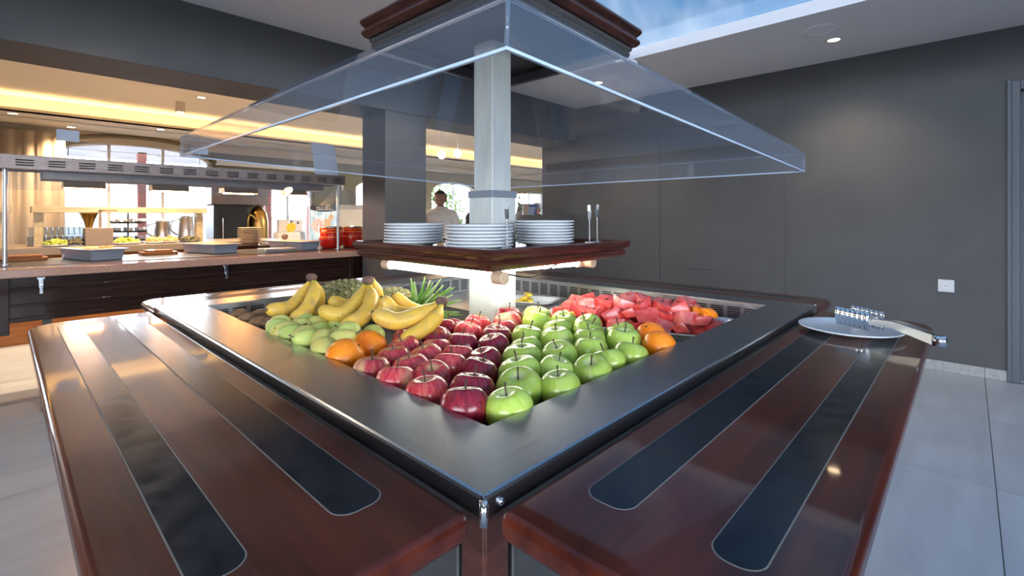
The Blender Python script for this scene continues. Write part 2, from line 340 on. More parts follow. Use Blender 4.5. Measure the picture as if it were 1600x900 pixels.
# ------------------------------------------------------------------ room shell
CZ = H+1.515                    # main ceiling height 2.835
WR, WLEFT, WBACK, HDR = 5.54, -2.6, -3.2, 4.0
RX0, RX1, RY1 = -3.4, 12.0, 9.5
TS = 1.13
fl = MB().box(RX0, RX1+.2, WBACK, RY1+.2, -.15, -.008).build('floor', M['grout']); struct(fl)
tm = MB().box(.002, TS-.002, .002, TS-.002, -.008, 0).build('tile', M['tile'], fl, bevel=.0015, seg=1)
fo = wpos(fl); tile_me = tm.data; bpy.data.objects.remove(tm)
tile_me = MB().box(.002, TS-.002, .002, TS-.002, -.008, 0)
first = None
nx0 = -6; ox, oy = 3.315, -.098
for i in range(-6, 9):
    for j in range(-3, 9):
        x, y = ox+i*TS, oy+j*TS
        if x < RX0-.9 or x > RX1-TS+.3 or y < WBACK-.9 or y+TS > RY1+.9: continue
        if first is None:
            first = tile_me.build('tile', M['tile'], None, local=True); t = first
        else:
            t = first.copy(); COL.objects.link(t)
        t.parent = fl; t.location = Vector((x, y, 0))-fo
# main ceiling with skylight opening
SK = (-.2, 4.155, -2.7, 2.5)     # skylight x0,x1,y0,y1
cm_ = MB()
cm_.box(WLEFT-.2, SK[0], WBACK, 4.53, CZ, CZ+.10); cm_.box(SK[1], WR+.2, WBACK, 4.53, CZ, CZ+.10)
cm_.box(SK[0], SK[1], WBACK, SK[2], CZ, CZ+.10); cm_.box(SK[0], SK[1], SK[3], 4.53, CZ, CZ+.10)
struct(cm_.build('ceiling', M['ceil']))
sk = MB().box(SK[0]-.02, SK[1]+.02, SK[2]-.02, SK[3]+.02, CZ+.11, CZ+.12).build('window_1', M['glass']); struct(sk)
struct(MB().box(WR, WR+.2, -.24, 4.62, -.01, CZ).box(WR, WR+.2, -1.24, -.24, 2.364, CZ).box(WR, WR+.2, WBACK, -1.24, -.01, CZ).build('wall_right', M['wall']))
# left and back walls of the room stand behind the camera and carry unseen glazed doors, added to bring in daylight
lw = MB().box(WLEFT-.2, WLEFT, WBACK, -2.4, -.01, CZ).box(WLEFT-.2, WLEFT, .95, 4.53, -.01, CZ).box(WLEFT-.2, WLEFT, -2.4, .95, 2.35, CZ).build('wall_left', M['wall']); struct(lw)
bw = MB().box(WLEFT-.2, -1.6, WBACK-.2, WBACK, -.01, CZ).box(1.4, WR+.2, WBACK-.2, WBACK, -.01, CZ).box(-1.6, 1.4, WBACK-.2, WBACK, 2.4, CZ).build('wall_back', M['wall']); struct(bw)
def glazed(name, a0, a1, top, fixed, axis, n):
    fr = MB(); w = .05
    def bx(p0, p1, z0, z1, d=.03):
        if axis == 'y': fr.box(fixed-d, fixed+d, p0, p1, z0, z1)
        else: fr.box(p0, p1, fixed-d, fixed+d, z0, z1)
    for i in range(n+1):
        p = a0+(a1-a0)*i/n; bx(p-w/2, p+w/2, 0, top)
    bx(a0, a1, 0, .09); bx(a0, a1, top-.06, top); bx(a0, a1, 1.0, 1.06)
    o = struct(fr.build(name, M['white']))
    g = MB()
    if axis == 'y': g.box(fixed-.004, fixed+.004, a0, a1, .05, top-.03)
    else: g.box(a0, a1, fixed-.004, fixed+.004, .05, top-.03)
    g.build('pane', M['glass'], o)
glazed('added_door_2', -2.4, .95, 2.35, WLEFT-.1, 'y', 3); glazed('added_door_3', -1.6, 1.4, 2.4, WBACK-.1, 'x', 3)
# header beam and pillar between the two rooms
struct(MB().box(RX0, WR+.2, HDR, 4.53, H+1.015, CZ+.02).build('wall_header', M['wall'], bevel=.004))
struct(MB().box(2.495, 2.97, 4.01, 4.435, 0, H+1.02).build('wall_pillar', M['wall'], bevel=.006))
# flush wall panels on the right wall, hairline joints round them
for k, (a, b) in enumerate(((1.369, 2.740), (2.750, 4.15))):
    struct(MB().box(WR-.006, WR+.02, a, b, .10, H+1.231).build('trim_%d' % (k+1), M['wall'], bevel=.002))
struct(MB().box(WR-.011, WR-.004, 2.05, 2.42, .72, .94).build('trim_3', M['wall'], bevel=.002))
bb = MB().box(WR-.012, WR, -.23, 4.62, 0, .0876).build('baseboard_right', M['grout']); struct(bb)
y = -.098-TS
k = 0
while y < 4.6:
    a, b = max(y, -.23)+.001, min(y+TS, 4.62)-.001
    if b > a+.02: MB().box(WR-.016, WR-.012, a, b, .002, .0876).build('tile', M['skirt'], bb, bevel=.001, seg=1)
    y += TS
struct(MB().box(5.02, 5.53, 4.02, 4.58, 0, H+.03).build('wall_low', M['wall'], bevel=.004))
# door frame and door in the right wall
dr = MB().box(WR+.06, WR+.10, -1.2, -.28, .01, 2.33).build('door_1', M['door']); struct(dr)
MB().box(WR-.02, WR+.12, -.30, -.225, 0, 2.40).box(WR-.02, WR+.12, -1.28, -1.205, 0, 2.40).box(WR-.02, WR+.12, -1.205, -.30, 2.33, 2.40).box(WR-.032, WR-.02, -.25, -.225, 0, 2.41).build('door_frame', M['door'], dr, bevel=.004)
MB().tube([(WR+.06, -1.1, 1.0), (WR+.01, -1.1, 1.0), (WR+.01, -1.0, 1.0)], .01).build('handle', M['chrome'], dr, smooth=True)
# wall socket
so = MB().box(WR-.010, WR-.001, .085, .19, .68, .785).build('power_socket', M['white'], bevel=.004); tag(so, 'white square power socket on the grey right wall', 'socket')
s2 = MB(); s2.lathe([(.030, 0), (.030, .002), (.026, .002), (.024, -.004), (0, -.004)], 20)
s2.xf(Matrix.Translation((WR-.011, .137, .733)) @ Matrix.Rotation(-math.pi/2, 4, 'Y')); s2.build('socket_well', M['paperw'], so, smooth=False)
s3 = MB()
for dy in (-.0095, .0095):
    s3.box(WR-.0125, WR-.010, .137+dy-.003, .137+dy+.003, .730, .736)
s3.build('pin_hole', M['blackp'], so)

# ---- warm room behind the header
UC, LC, DC, DW = 2.815, 2.59, 8.35, 8.72
struct(MB().box(RX0, RX1, 4.53, DW+.1, UC, UC+.1).build('ceiling_2', M['ceilw']))
struct(MB().box(RX0, RX1, DC, RY1, LC, LC+.02).box(RX0, RX1, DC, DC+.02, LC, LC+.055).box(RX0, RX1, DW, DW+.04, LC, UC+.02).build('ceiling_3', M['ceilw']))
cv = MB().box(RX0+.1, RX1-.1, DC+.05, DC+.08, LC+.022, LC+.035).build('cove_light_strip', M['cove']); tag(cv, 'warm glowing cove light strip along the cream ceiling step', 'light')
struct(MB().box(RX0-.2, RX0, 4.53, RY1, 0, UC).build('wall_far_left', M['cream']))
struct(MB().box(RX1, RX1+.2, WBACK, RY1+.2, 0, UC).build('wall_far_right', M['cream']))
# window wall with arched openings, built as columns between openings plus arched heads
OPEN = [(-2.9, -1.4, 1.75, .35), (.45, 2.50, 2.235, .25), (3.33, 4.30, 1.95, 0), (5.2, 6.6, 1.95, .2), (7.2, 8.75, 1.93, .28), (10.2, 11.6, 2.05, 0)]
SILL = .35
ww = MB(); x = RX0
for (a, b, sp, rise) in OPEN:
    ww.box(x, a, RY1, RY1+.25, 0, LC+.02); x = b
    ww.box(a, b, RY1, RY1+.25, 0, SILL)
    n = 16 if rise else 1
    for i in range(n):
        xa, xb = a+(b-a)*i/n, a+(b-a)*(i+1)/n
        za = sp+rise*math.sqrt(max(0, 1-((xa-(a+b)/2)/((b-a)/2))**2)); zb = sp+rise*math.sqrt(max(0, 1-((xb-(a+b)/2)/((b-a)/2))**2))
        ww.add([(xa, RY1, za), (xb, RY1, zb), (xb, RY1, LC+.02), (xa, RY1, LC+.02), (xa, RY1+.25, za), (xb, RY1+.25, zb), (xb, RY1+.25, LC+.02), (xa, RY1+.25, LC+.02)],
               [(0, 1, 2, 3), (7, 6, 5, 4), (0, 4, 5, 1), (3, 2, 6, 7)])
ww.box(x, RX1+.2, RY1, RY1+.25, 0, LC+.02)
struct(ww.build('wall_window_side', M['olive']))
struct(MB().box(RX0, RX1, RY1-.03, RY1, 2.43, LC).build('trim_4', M['cream'], bevel=.005))
struct(MB().box(2.55, 4.6, RY1-.05, RY1, 2.22, 2.30).build('trim_5', M['paperw'], bevel=.004))
for k, (a, b, sp, rise) in enumerate(OPEN):
    f = MB(); w = .05; yy = RY1+.12
    f.box(a, a+w, yy-.03, yy+.03, SILL, sp); f.box(b-w, b, yy-.03, yy+.03, SILL, sp); f.box(a, b, yy-.03, yy+.03, SILL, SILL+.06)
    nb = 3 if b-a > 1.6 else 2
    for i in range(1, nb):
        q = a+(b-a)*i/nb; f.box(q-.02, q+.02, yy-.025, yy+.025, SILL, sp+rise*.93)
    arc = []
    for i in range(17):
        xx = a+.02+(b-a-.04)*i/16; arc.append((xx, yy, sp-.02+rise*math.sqrt(max(0, 1-((xx-(a+b)/2)/((b-a)/2))**2))))
    f.tube(arc, .03, 6)
    o = struct(f.build('window_%d' % (k+2), M['paperw']))
    pts = [(a+.02, SILL+.02), (b-.02, SILL+.02)]+[(p[0], p[2]) for p in reversed(arc)]
    g = MB(); n = len(pts); g.add([(p[0], yy-.004, p[1]) for p in pts]+[(p[0], yy+.004, p[1]) for p in pts], [tuple(range(n)), tuple(reversed(range(n, 2*n)))])
    g.build('pane', M['glass'], o)
# olive arch moulding over the big window
f = MB(); a, b, sp, rise = OPEN[1]
f.tube([(a-.06+(b-a+.12)*i/20, RY1-.02, sp+.02+(rise+.06)*math.sqrt(max(0, 1-((i-10)/10)**2))) for i in range(21)], .035, 6)
struct(f.build('trim_6', M['olive'], smooth=True))
# curtain
def curtain(x0, x1, label):
    c = MB(); n = 60; vs = []
    for i in range(n+1):
        xx = x0+(x1-x0)*i/n; yy = RY1-.16+.035*math.sin(i*1.05)+.015*math.sin(i*.37)
        vs += [(xx, yy, .02), (xx, yy, 2.50)]
    c.add(vs, [(2*i, 2*i+2, 2*i+3, 2*i+1) for i in range(n)])
    o = c.build('curtain', M['curtain'], smooth=True, solid=.006); tag(o, label, 'curtain')
curtain(-1.05, .62, 'cream curtain hanging left of the arched window')

# ---- outdoors, seen through the windows
struct(MB().box(-25, 40, RY1+.3, 60, -.35, -.2).build('ground', M['outgnd']))
pg = empty('pergola', (1.6, 11.5, -.2), 'pergola with reddish beams outside the arched window', 'pergola')
for i in range(6):
    MB().box(-.6+i*1.0, -.46+i*1.0, 10.2, 13.6, 2.72, 2.90).build('beam', M['outwood'], pg)
for yy in (10.4, 12.0, 13.4): MB().box(-1, 5, yy-.07, yy+.07, 2.58, 2.72).build('rail', M['outwall'], pg)
for xx in (1.92, 4.3):
    MB().box(xx-.07, xx+.07, 12.0-.07, 12.0+.07, -.2, 2.6).build('post', M['outwood'], pg)
for xx in (-.7, 4.6): MB().box(xx-.06, xx+.06, 10.3, 10.42, -.2, 2.6).build('post', M['outwood'], pg)
def tree(x, y, h, r, label):
    t = empty('tree', (x, y, -.2), label, 'tree')
    MB().tube([(x, y, -.2), (x+.1, y, h*.5), (x, y, h*.8)], [.14, .11, .06], 8).build('trunk', M['wooda'], t, smooth=True)
    c = MB(); rg = random.Random(int(x*10))
    for i in range(900):
        d = Vector((rg.gauss(0, 1), rg.gauss(0, 1), rg.gauss(0, .8))).normalized()*r*(.55+.45*rg.random()); q = Vector((x, y, h))+d
        ax = Vector((rg.gauss(0, 1), rg.gauss(0, 1), rg.gauss(0, 1))).normalized()*.10; ay = ax.cross(Vector((rg.gauss(0, 1), rg.gauss(0, 1), rg.gauss(0, 1)))).normalized()*.05
        c.add([q-ax, q+ay, q+ax, q-ay], [(0, 1, 2, 3)])
    c.build('foliage', M['tree'], t)
tree(11.3, 15.2, 1.6, 1.5, 'green leafy tree outside the window beside the man')

# ------------------------------------------------------------------ ceiling fittings
def downlight(x, y, z, label, watts, warm=(1, .70, .42), group=None):
    d = empty('downlight', (x, y, z), label, 'light', group)
    MB().lathe([(.062, 0), (.062, -.006), (.046, -.006), (.044, 0)], 24, (x, y, z)).build('trim_ring', M['white'], d, smooth=True)
    MB().lathe([(.045, -.002), (.045, -.003), (0, -.003)], 20, (x, y, z)).build('lens', M['lampw'], d)
    l = bpy.data.lights.new('lamp', 'SPOT'); l.energy = watts; l.color = warm; l.spot_size = math.radians(125); l.spot_blend = .8; l.shadow_soft_size = .05
    lo = bpy.data.objects.new('lamp', l); COL.objects.link(lo); lo.parent = d; lo.location = (0, 0, -.02)
    return d
for x, y, lb in ((4.885, .835, 'round lit downlight in the ceiling beside the round speaker grille'),
                 (4.62, 3.03, 'round lit downlight in the white ceiling seen through the acrylic canopy'),
                 (2.6, 3.32, 'round lit downlight hidden behind the wooden canopy cap'),
                 (.4, 3.32, 'added unseen fill downlight in the main ceiling left of the frame'),  # out of view, added to brighten the main room
                 (-1.5, -1.0, 'added unseen fill downlight in the ceiling behind the camera')):  # made-up fill lamp, never in view
    downlight(x, y, CZ, lb, K_MAIN, (1, .82, .62))
spk = MB().lathe([(.125, 0), (.125, -.008), (.11, -.012), (.108, -.006), (0, -.007)], 32, (4.54, .87, CZ)).build('ceiling_speaker', M['ceil'], smooth=False)
tag(spk, 'round flush ceiling speaker grille near the skylight', 'speaker')
def onplane(u, v, z):
    return P(u, v, FPX*(z-H)/(V0-v))
q = onplane(315, 152, UC); downlight(q.x, q.y, UC, 'round downlight in the upper cream ceiling right of the cylinder spot', K_WARM)
for u, v, lb in ((20, 177, 'leftmost small round downlight above the cream curtain'), (110, 200, 'small round downlight above the blue-grey card'), (251, 202, 'small round downlight above the arched window')):
    q = onplane(u, v, LC); downlight(q.x, min(q.y, 9.2), LC, lb, K_WARM*.25)
for x, y in ((1.0, 6.2), (3.6, 6.6), (6.0, 6.4), (8.5, 6.5)):
    downlight(x, y, UC, 'warm downlight behind the header, %s from the left in the upper ceiling' % ORD[(1.0, 3.6, 6.0, 8.5).index(x)], K_WARM)
q = onplane(282, 160, UC)
cy = empty('cylinder_spotlight', (q.x, q.y, UC), 'short cream cylinder spotlight hanging from the warm ceiling', 'light')
MB().lathe([(.055, 0), (.055, -.13), (.048, -.13), (.046, -.12)], 20, (q.x, q.y, UC)).build('housing', M['ceilw'], cy, smooth=False)
MB().lathe([(.045, -.122), (0, -.122)], 20, (q.x, q.y, UC)).build('lens', M['lampw'], cy)
for u, v in ((690, 242), (715, 240)):
    q = P(u, v, 8.2)
    g = empty('globe_lamp', (q.x, q.y, q.z), 'left glowing globe lamp above the man' if u < 700 else 'right glowing globe lamp above the man', 'light')
    MB().tube([(q.x, q.y, q.z+.05), (q.x, q.y, UC)], .008, 6).build('stem', M['white'], g)
    MB().lathe([(.001, -.07), (.04, -.058), (.066, -.02), (.066, .02), (.04, .058), (.001, .07)], 16, q).build('globe', M['lampw'], g, smooth=True)

# ------------------------------------------------------------------ buffet island
SX0, SX1, SY0, SY1, SZ, RW = .366, 1.970, .389, 2.062, 1.01, .1267
IX0, IX1, IY0, IY1 = SX0+RW, SX1-RW, SY0+RW, SY1-RW
TZ, TT, TW, TG = .993, .032, .305, .010
CX, CY = 1.18, 1.21
isl = empty('buffet_island', (CX, CY, 0), 'square mahogany and steel fruit buffet island under a clear canopy', 'buffet')
# rim: four mitred steel plates with turned-down edge
def rimside(pts, inward, m):
    # pts: outer a, outer b, inner b, inner a (top); turned lip down outside and inside
    a, b, c, d = [Vector((p[0], p[1], SZ)) for p in pts]; L = Vector((0, 0, -.025)); I = Vector((0, 0, -.03))
    g = MB(); r = .004; ou = Vector((*inward, 0))*r; z = Vector((0, 0, -r))
    ou1 = ou; prof_a = [a+L, a+z, a+ou1*.3+z*.3, a+ou1, d, d+I*.12]; prof_b = [b+L, b+z, b+ou1*.3+z*.3, b+ou1, c, c+I*.12]
    n = len(prof_a); g.add(prof_a+prof_b, [(i, n+i, n+i+1, i+1) for i in range(n-1)])
    g.build('steel_rim', m, isl, solid=.002)
rimside([(SX0, SY0), (SX0, SY1), (IX0, IY1), (IX0, IY0)], (1, 0), M['steely'])
rimside([(SX1, SY1), (SX1, SY0), (IX1, IY0), (IX1, IY1)], (-1, 0), M['steely'])
rimside([(SX1, SY0), (SX0, SY0), (IX0, IY0), (IX1, IY0)], (0, 1), M['steelx'])
rimside([(SX0, SY1), (SX1, SY1), (IX1, IY1), (IX0, IY1)], (0, -1), M['steelx'])
s = MB().tube([(SX0-.0015, SY0-.0015, SZ-.03), (SX0-.0015, SY0-.0015, SZ-.002)], .005, 8).build('corner_cap', M['chrome'], isl, smooth=True)
q = MB().lathe([(.0001, .004), (.004, .003), (.005, 0)], 10); q.xf(Matrix.Translation((SX0+.025, SY0-.001, SZ-.014)) @ Matrix.Rotation(math.pi/2, 4, 'X')); q.build('screw', M['chrome'], isl, smooth=True)
# ventilated inner walls at the two far sides, plain ones at the near sides
WELL = .93
def vent(name, along, a0, a1, fixed):
    g = MB(); mod, sw, rp, sh, rows = .060, .046, .0078, .0042, 7
    z1 = SZ-.004; z0 = WELL-.06; n = int((a1-a0)/mod); off = (a1-a0-n*mod)/2
    def quad(p0, p1, za, zb):
        if along == 'y': g.add([(fixed, p0, za), (fixed, p1, za), (fixed, p1, zb), (fixed, p0, zb)], [(0, 1, 2, 3)])
        else: g.add([(p0, fixed, za), (p1, fixed, za), (p1, fixed, zb), (p0, fixed, zb)], [(0, 1, 2, 3)])
    zt = z1-.016; quad(a0, a1, zt, z1)
    for r in range(rows):
        za = zt-r*rp
        edges = [a0]
        for i in range(n): edges += [a0+off+i*mod+(mod-sw)/2, a0+off+i*mod+(mod+sw)/2]
        edges.append(a1)
        for i in range(0, len(edges), 2): quad(edges[i], edges[i+1], za-sh, za)
        quad(a0, a1, za-rp, za-sh)
    quad(a0, a1, z0, zt-rows*rp)
    g.build(name, M['steel'], isl, solid=.0015)
vent('vent_panel', 'y', IY0, IY1, IX1); vent('vent_panel', 'x', IX0, IX1, IY1)
MB().box(IX1+.02, IX1+.03, IY0, IY1, WELL-.05, SZ-.02).box(IX0, IX1, IY1+.02, IY1+.03, WELL-.05, SZ-.02).build('slot_shade_backing', M['black'], isl)  # black sheets behind the slots, standing in for the shade inside
MB().box(IX0-.024, IX0-.02, IY0-.02, IY1, WELL-.06, SZ-.004).box(IX0-.02, IX1, IY0-.024, IY0-.02, WELL-.06, SZ-.004).build('well_wall', M['steel'], isl)
MB().box(IX0-.01, IX1+.02, IY0-.01, IY1+.02, WELL-.02, WELL).build('well_floor', M['steel'], isl)
BED = .957
MB().prism([(IX0+.004, IY0+.004), (1.25, IY0+.004), (1.25, IY1-.05), (IX0+.004, IY1-.05)], WELL, BED).build('display_board', M['black'], isl, bevel=.006)
# cabinet body below
MB().box(SX0+.03, SX1-.03, SY0+.03, SY1-.03, .10, WELL-.07).box(SX0+.03, SX0+.05, SY0+.03, SY1-.03, WELL-.07, SZ-.03).box(SX1-.05, SX1-.03, SY0+.03, SY1-.03, WELL-.07, SZ-.03).box(SX0+.03, SX1-.03, SY0+.03, SY0+.05, WELL-.07, SZ-.03).box(SX0+.03, SX1-.03, SY1-.05, SY1-.03, WELL-.07, SZ-.03).build('cabinet_body', M['panel'], isl)
MB().box(SX0+.018, SX0+.06, SY0+.018, SY0+.06, .08, SZ-.03).build('corner_post', M['woodm'], isl, bevel=.004)
for i in range(8):
    y0 = SY0+.07+i*.2; MB().box(SX0+.022, SX0+.034, y0, min(y0+.196, SY1-.04), .12, TZ-.05).build('panel', M['panel'], isl, bevel=.002, seg=1)
    x0 = SX0+.07+i*.19; MB().box(x0, min(x0+.186, SX1-.04), SY0+.022, SY0+.034, .12, TZ-.05).build('panel', M['panel'], isl, bevel=.002, seg=1)
for x, y in ((SX0+.1, SY0+.1), (SX0+.1, SY1-.1), (SX1-.1, SY0+.1), (SX1-.1, SY1-.1)):
    w = MB(); w.lathe([(.02, -.012), (.045, -.012), (.05, -.006), (.05, .006), (.045, .012), (.02, .012)], 20); w.xf(Matrix.Translation((x, y, .05)) @ Matrix.Rotation(math.pi/2, 4, 'X'))
    w.box(x-.025, x+.025, y-.018, y+.018, .085, .10); w.build('castor', M['blackp'], isl)
# tray slides with two dark inlays each
def slide(x0, x1, y0, y1, along, inner, m, strips):
    # strips: distances from the inner edge; rounded outer corners
    if inner == 'x1': cor = (0, 1, 1, 0)
    elif inner == 'y1': cor = (0, 0, 1, 1)
    elif inner == 'y0': cor = (1, 1, 0, 0)
    else: cor = (1, 0, 0, 1)
    cor = tuple(c if c else .12 for c in cor)
    far = .085
    o = MB().prism(rrect(x0, x1, y0, y1, far, 10, cor), TZ-TT, TZ).build('tray_slide', m, isl, bevel=.010, seg=4)
    for a, b in strips:
        e0, e1 = .095, .075
        if inner == 'x1': r = (x1-b, x1-a, y0+e0, y1-e1)
        elif inner == 'x0': r = (x0+a, x0+b, y0+e0, y1-e1)
        elif inner == 'y1': r = (x0+e0, x1-e1, y1-b, y1-a)
        else: r = (x0+e0, x1-e1, y0+a, y0+b)
        MB().prism(rrect(*r, .021, 8), TZ-.004, TZ+.0008).build('inlay_strip', M['inlay'], o)
        MB().prism(rrect(r[0]-.0016, r[1]+.0016, r[2]-.0016, r[3]+.0016, .0226, 8), TZ-.004, TZ+.0003).build('inlay_seam', M['seam'], o)
ST = ((.047, .106), (.193, .242))
slide(SX0-TG-TW, SX0-TG, SY0+.010, SY1, 'y', 'x1', M['woody'], ST)
slide(SX0+.012, SX1, SY0-TG-TW, SY0-TG, 'x', 'y1', M['woodx'], ST)
slide(SX0, SX1, SY1+TG, SY1+TG+TW, 'x', 'y0', M['woodx'], ST)
slide(SX1+TG, SX1+TG+TW, SY0, SY1, 'y', 'x0', M['woody'], ST)
# fold-down brackets and legs that carry the slides
for x, y, ax in ((SX0-.16, SY0+.35, 0), (SX0-.16, SY1-.2, 0), (SX0+.4, SY0-.16, 1), (SX1-.3, SY0-.16, 1), (SX0+.4, SY1+.16, 1), (SX1-.4, SY1+.16, 1), (SX1+.16, SY0+.4, 0), (SX1+.16, SY1-.4, 0)):
    b = MB()
    if ax == 0: b.box(min(x-.09, x+.12), max(x-.09, x+.16), y-.015, y+.015, TZ-TT-.03, TZ-TT)
    else: b.box(x-.015, x+.015, y-.12, y+.14, TZ-TT-.03, TZ-TT)
    b.build('slide_bracket', M['blackp'], isl)
# post
hw, pw = .046, .058
MB().box(CX-hw, CX+hw, CY-hw, CY+hw, 1.38, H+.60).build('post', M['paintw'], isl, bevel=.003)
pl = MB().box(CX-pw, CX+pw, CY-pw, CY+pw, WELL, 1.392).build('post_base', M['paintw'], isl, bevel=.003)
MB().box(CX-pw-.003, CX+pw+.003, CY-pw-.003, CY+pw+.003, 1.386, 1.410).build('post_band', M['paintg'], isl, bevel=.002)
# square mouldings
def ring(cx, cy, prof, hx, hy=None, M4=None):
    hy = hy or hx; g = MB(); vs = []; n = len(prof)
    for d, z in prof:
        vs += [(cx-hx-d, cy-hy-d, z), (cx+hx+d, cy-hy-d, z), (cx+hx+d, cy+hy+d, z), (cx-hx-d, cy+hy+d, z)]
    fs = []
    for i in range(n-1):
        for j in range(4): fs.append((i*4+j, i*4+(j+1) % 4, (i+1)*4+(j+1) % 4, (i+1)*4+j))
    g.add(vs, fs)
    if M4: g.xf(M4)
    return g
def bead(d0, z0, d1, z1, r, n=5):
    return [(d0+(d1-d0)*i/n+r*math.sin(math.pi*i/n), z0+(z1-z0)*i/n) for i in range(n+1)]
sh = .342; zt, zb = 1.2375, 1.178
prof = [(-.10, zb+.012), (-.045, zb), (-.03, zb)]+bead(-.028, zb, -.010, zb+.026, .006)+[(-.016, zb+.028), (-.016, zb+.031)]+bead(-.006, zb+.033, 0, zt-.002, .005)+[(-.004, zt), (-.016, zt), (-.018, zt-.012), (-sh+.02, zt-.012)]
ring(CX, CY, prof, sh).build('plate_shelf', M['woodm'], isl)
MB().box(CX-.26, CX+.26, CY-.26, CY+.26, zb+.006, zb+.012).build('shelf_underside', M['woodm'], isl)
# fluorescent lamps below the shelf
def tubelamp(a, b):
    a, b = Vector(a), Vector(b); t = (b-a).normalized()
    o = MB().tube([a, b], .0125, 14).build('fluorescent_tube', M['tube'], isl, smooth=False)
    for p, s_ in ((a, -1), (b, 1)):
        MB().tube([p-t*.006*s_, p+t*.034*s_], .0175, 16).tube([p+t*.012*s_, p+t*.012*s_+Vector((0, 0, .03))], .009, 8).build('lamp_holder', M['capf'], o, bevel=.002)
LZ = zb-.021
tubelamp((.915, .925, LZ), (.915, 1.44, LZ)); tubelamp((.985, 1.02, LZ+.011), (1.42, 1.02, LZ-.001)); tubelamp((1.445, 1.0, LZ), (1.445, 1.44, LZ)); tubelamp((.96, 1.475, LZ), (1.40, 1.475, LZ))
c0 = Vector((.93, .90, zb-.012)); c1 = Vector((1.19, .93, zb-.004))
MB().tube([c0.lerp(c1, i/14)+Vector((0, 0, -.022*math.sin(math.pi*i/14)**1.2)) for i in range(15)], .0022, 6).build('lamp_cable', M['blackp'], isl, smooth=True)
# canopy: slightly rolled and turned against the island
CCX, CCY = 1.196, 1.192
ccen = Vector((CCX, CCY, 0))
fwd = Vector((CS, SN, 0))
Mc = Matrix.Translation(ccen+Vector((0, 0, H+.186))) @ Matrix.Rotation(.021, 4, fwd) @ Matrix.Rotation(-.0218, 4, Vector((SN, -CS, 0))) @ Matrix.Rotation(.0064, 4, 'Z') @ Matrix.Translation(-(ccen+Vector((0, 0, H+.186))))
Z0, Z1, Z2, hb, ht = H+.186, H+.186+.064, H+.580, .7707, .315
for k in range(4):
    R = Matrix.Translation(ccen) @ Matrix.Rotation(math.pi/2*k, 4, 'Z') @ Matrix.Translation(-ccen)
    c = ccen; g = MB()
    g.add([(c.x-hb, c.y-hb, Z0), (c.x+hb, c.y-hb, Z0), (c.x-hb, c.y-hb, Z1), (c.x+hb, c.y-hb, Z1), (c.x-ht, c.y-ht, Z2), (c.x+ht, c.y-ht, Z2)], [(0, 1, 3, 2), (2, 3, 5, 4)])
    g.xf(Mc @ R); o = g.build('canopy_pane', M['acryl'], isl, solid=.005)
    e1 = MB().obox((c.x, c.y-hb, Z0), (hb+.002, 0, 0), (0, .0026, 0), (0, 0, .0022)).xf(Mc @ R).build('pane_edge_glint', M['acryle'], o)  # thin strip whose pale colour paints the bright line along the edge
    MB().tube([(c.x-hb, c.y-hb, Z1), (c.x+hb, c.y-hb, Z1)], .0032, 8).xf(Mc @ R).build('pane_fold', M['acryl'], o, smooth=True)
    for (A, B, r_) in (((c.x-hb, c.y-hb, Z0), (c.x-hb, c.y-hb, Z1), .003), ((c.x-hb, c.y-hb, Z1), (c.x-ht, c.y-ht, Z2), .003)):
        MB().tube([A, B], r_, 8).xf(Mc @ R).build('pane_seam', M['acryl'], o, smooth=True)
ZC = H+.572
ring(CCX, CCY, [(-.05, ZC+.004)]+bead(-.030, ZC+.004, -.026, ZC+.020, .005)+bead(-.024, ZC+.022, -.020, ZC+.038, .004)+[(-.06, ZC+.04)], .345, M4=Mc).build('cap_under_moulding', M['capd'], isl)
ring(CCX, CCY, [(-.06, ZC+.039)]+[(-.012, ZC+.039)]+bead(-.008, ZC+.041, 0, ZC+.066, .006)+[(-.006, ZC+.07), (-.006, ZC+.076)]+bead(-.004, ZC+.078, .004, ZC+.105, .006)+[(-.10, ZC+.112), (-.345, ZC+.112)], .345, M4=Mc).build('canopy_cap', M['woodm'], isl)
ring(CCX, CCY, [(-.34, ZC+.05), (-.05, ZC+.05), (-.045, ZC+.006)], .345, M4=Mc).build('cap_lining', M['capd'], isl)

# ------------------------------------------------------------------ fruit prototypes
def smoothprof(r, z): return r, z
def apple_mesh(seed, squat=1.0):
    rg = random.Random(seed); R = .040
    prof = []
    for i in range(17):
        a = math.pi*i/16; rr = math.sin(a); zz = -math.cos(a)
        prof.append((R*rr*(1.0+.06*zz), R*.92*squat*zz))
    ph = rg.random()*6; k = rg.uniform(.02, .05)
    def mod(r, z, th, t):
        a = math.pi*t; dip_top = max(0, (t-.74)/.26); dip_bot = max(0, (.26-t)/.26)
        z2 = z-R*.40*dip_top**2.0+R*.24*dip_bot**2.0
        lob = 1+k*math.cos(5*th+ph)*(dip_bot*.9+.10)+.02*math.cos(2*th+ph*2)
        return r*lob, z2
    g = MB(); g.lathe(prof, 26, mod=mod); return g
def make_apple(name, m, seed, squat=1.0):
    o = apple_mesh(seed, squat).build(name, m, None, local=True, smooth=True, weld=True)
    rg = random.Random(seed+5); dx, dy = rg.uniform(-.006, .006), rg.uniform(-.006, .006)
    MB().tube([(0, 0, .018), (dx*.4, dy*.4, .030), (dx, dy, .044)], [.0012, .0013, .002], 6).build('stem', M['stemb'], o, local=True, smooth=True)
    return o
protos = {'g': [make_apple('green_apple', M['agreen'], s_, q) for s_, q in ((1, 1.0), (2, .94), (3, 1.03))],
          'r': [make_apple('red_apple', M['ared'], s_, q) for s_, q in ((11, 1.0), (12, .93))],
          'd': [make_apple('red_apple', M['adark'], s_, q) for s_, q in ((21, 1.05), (22, .98))]}
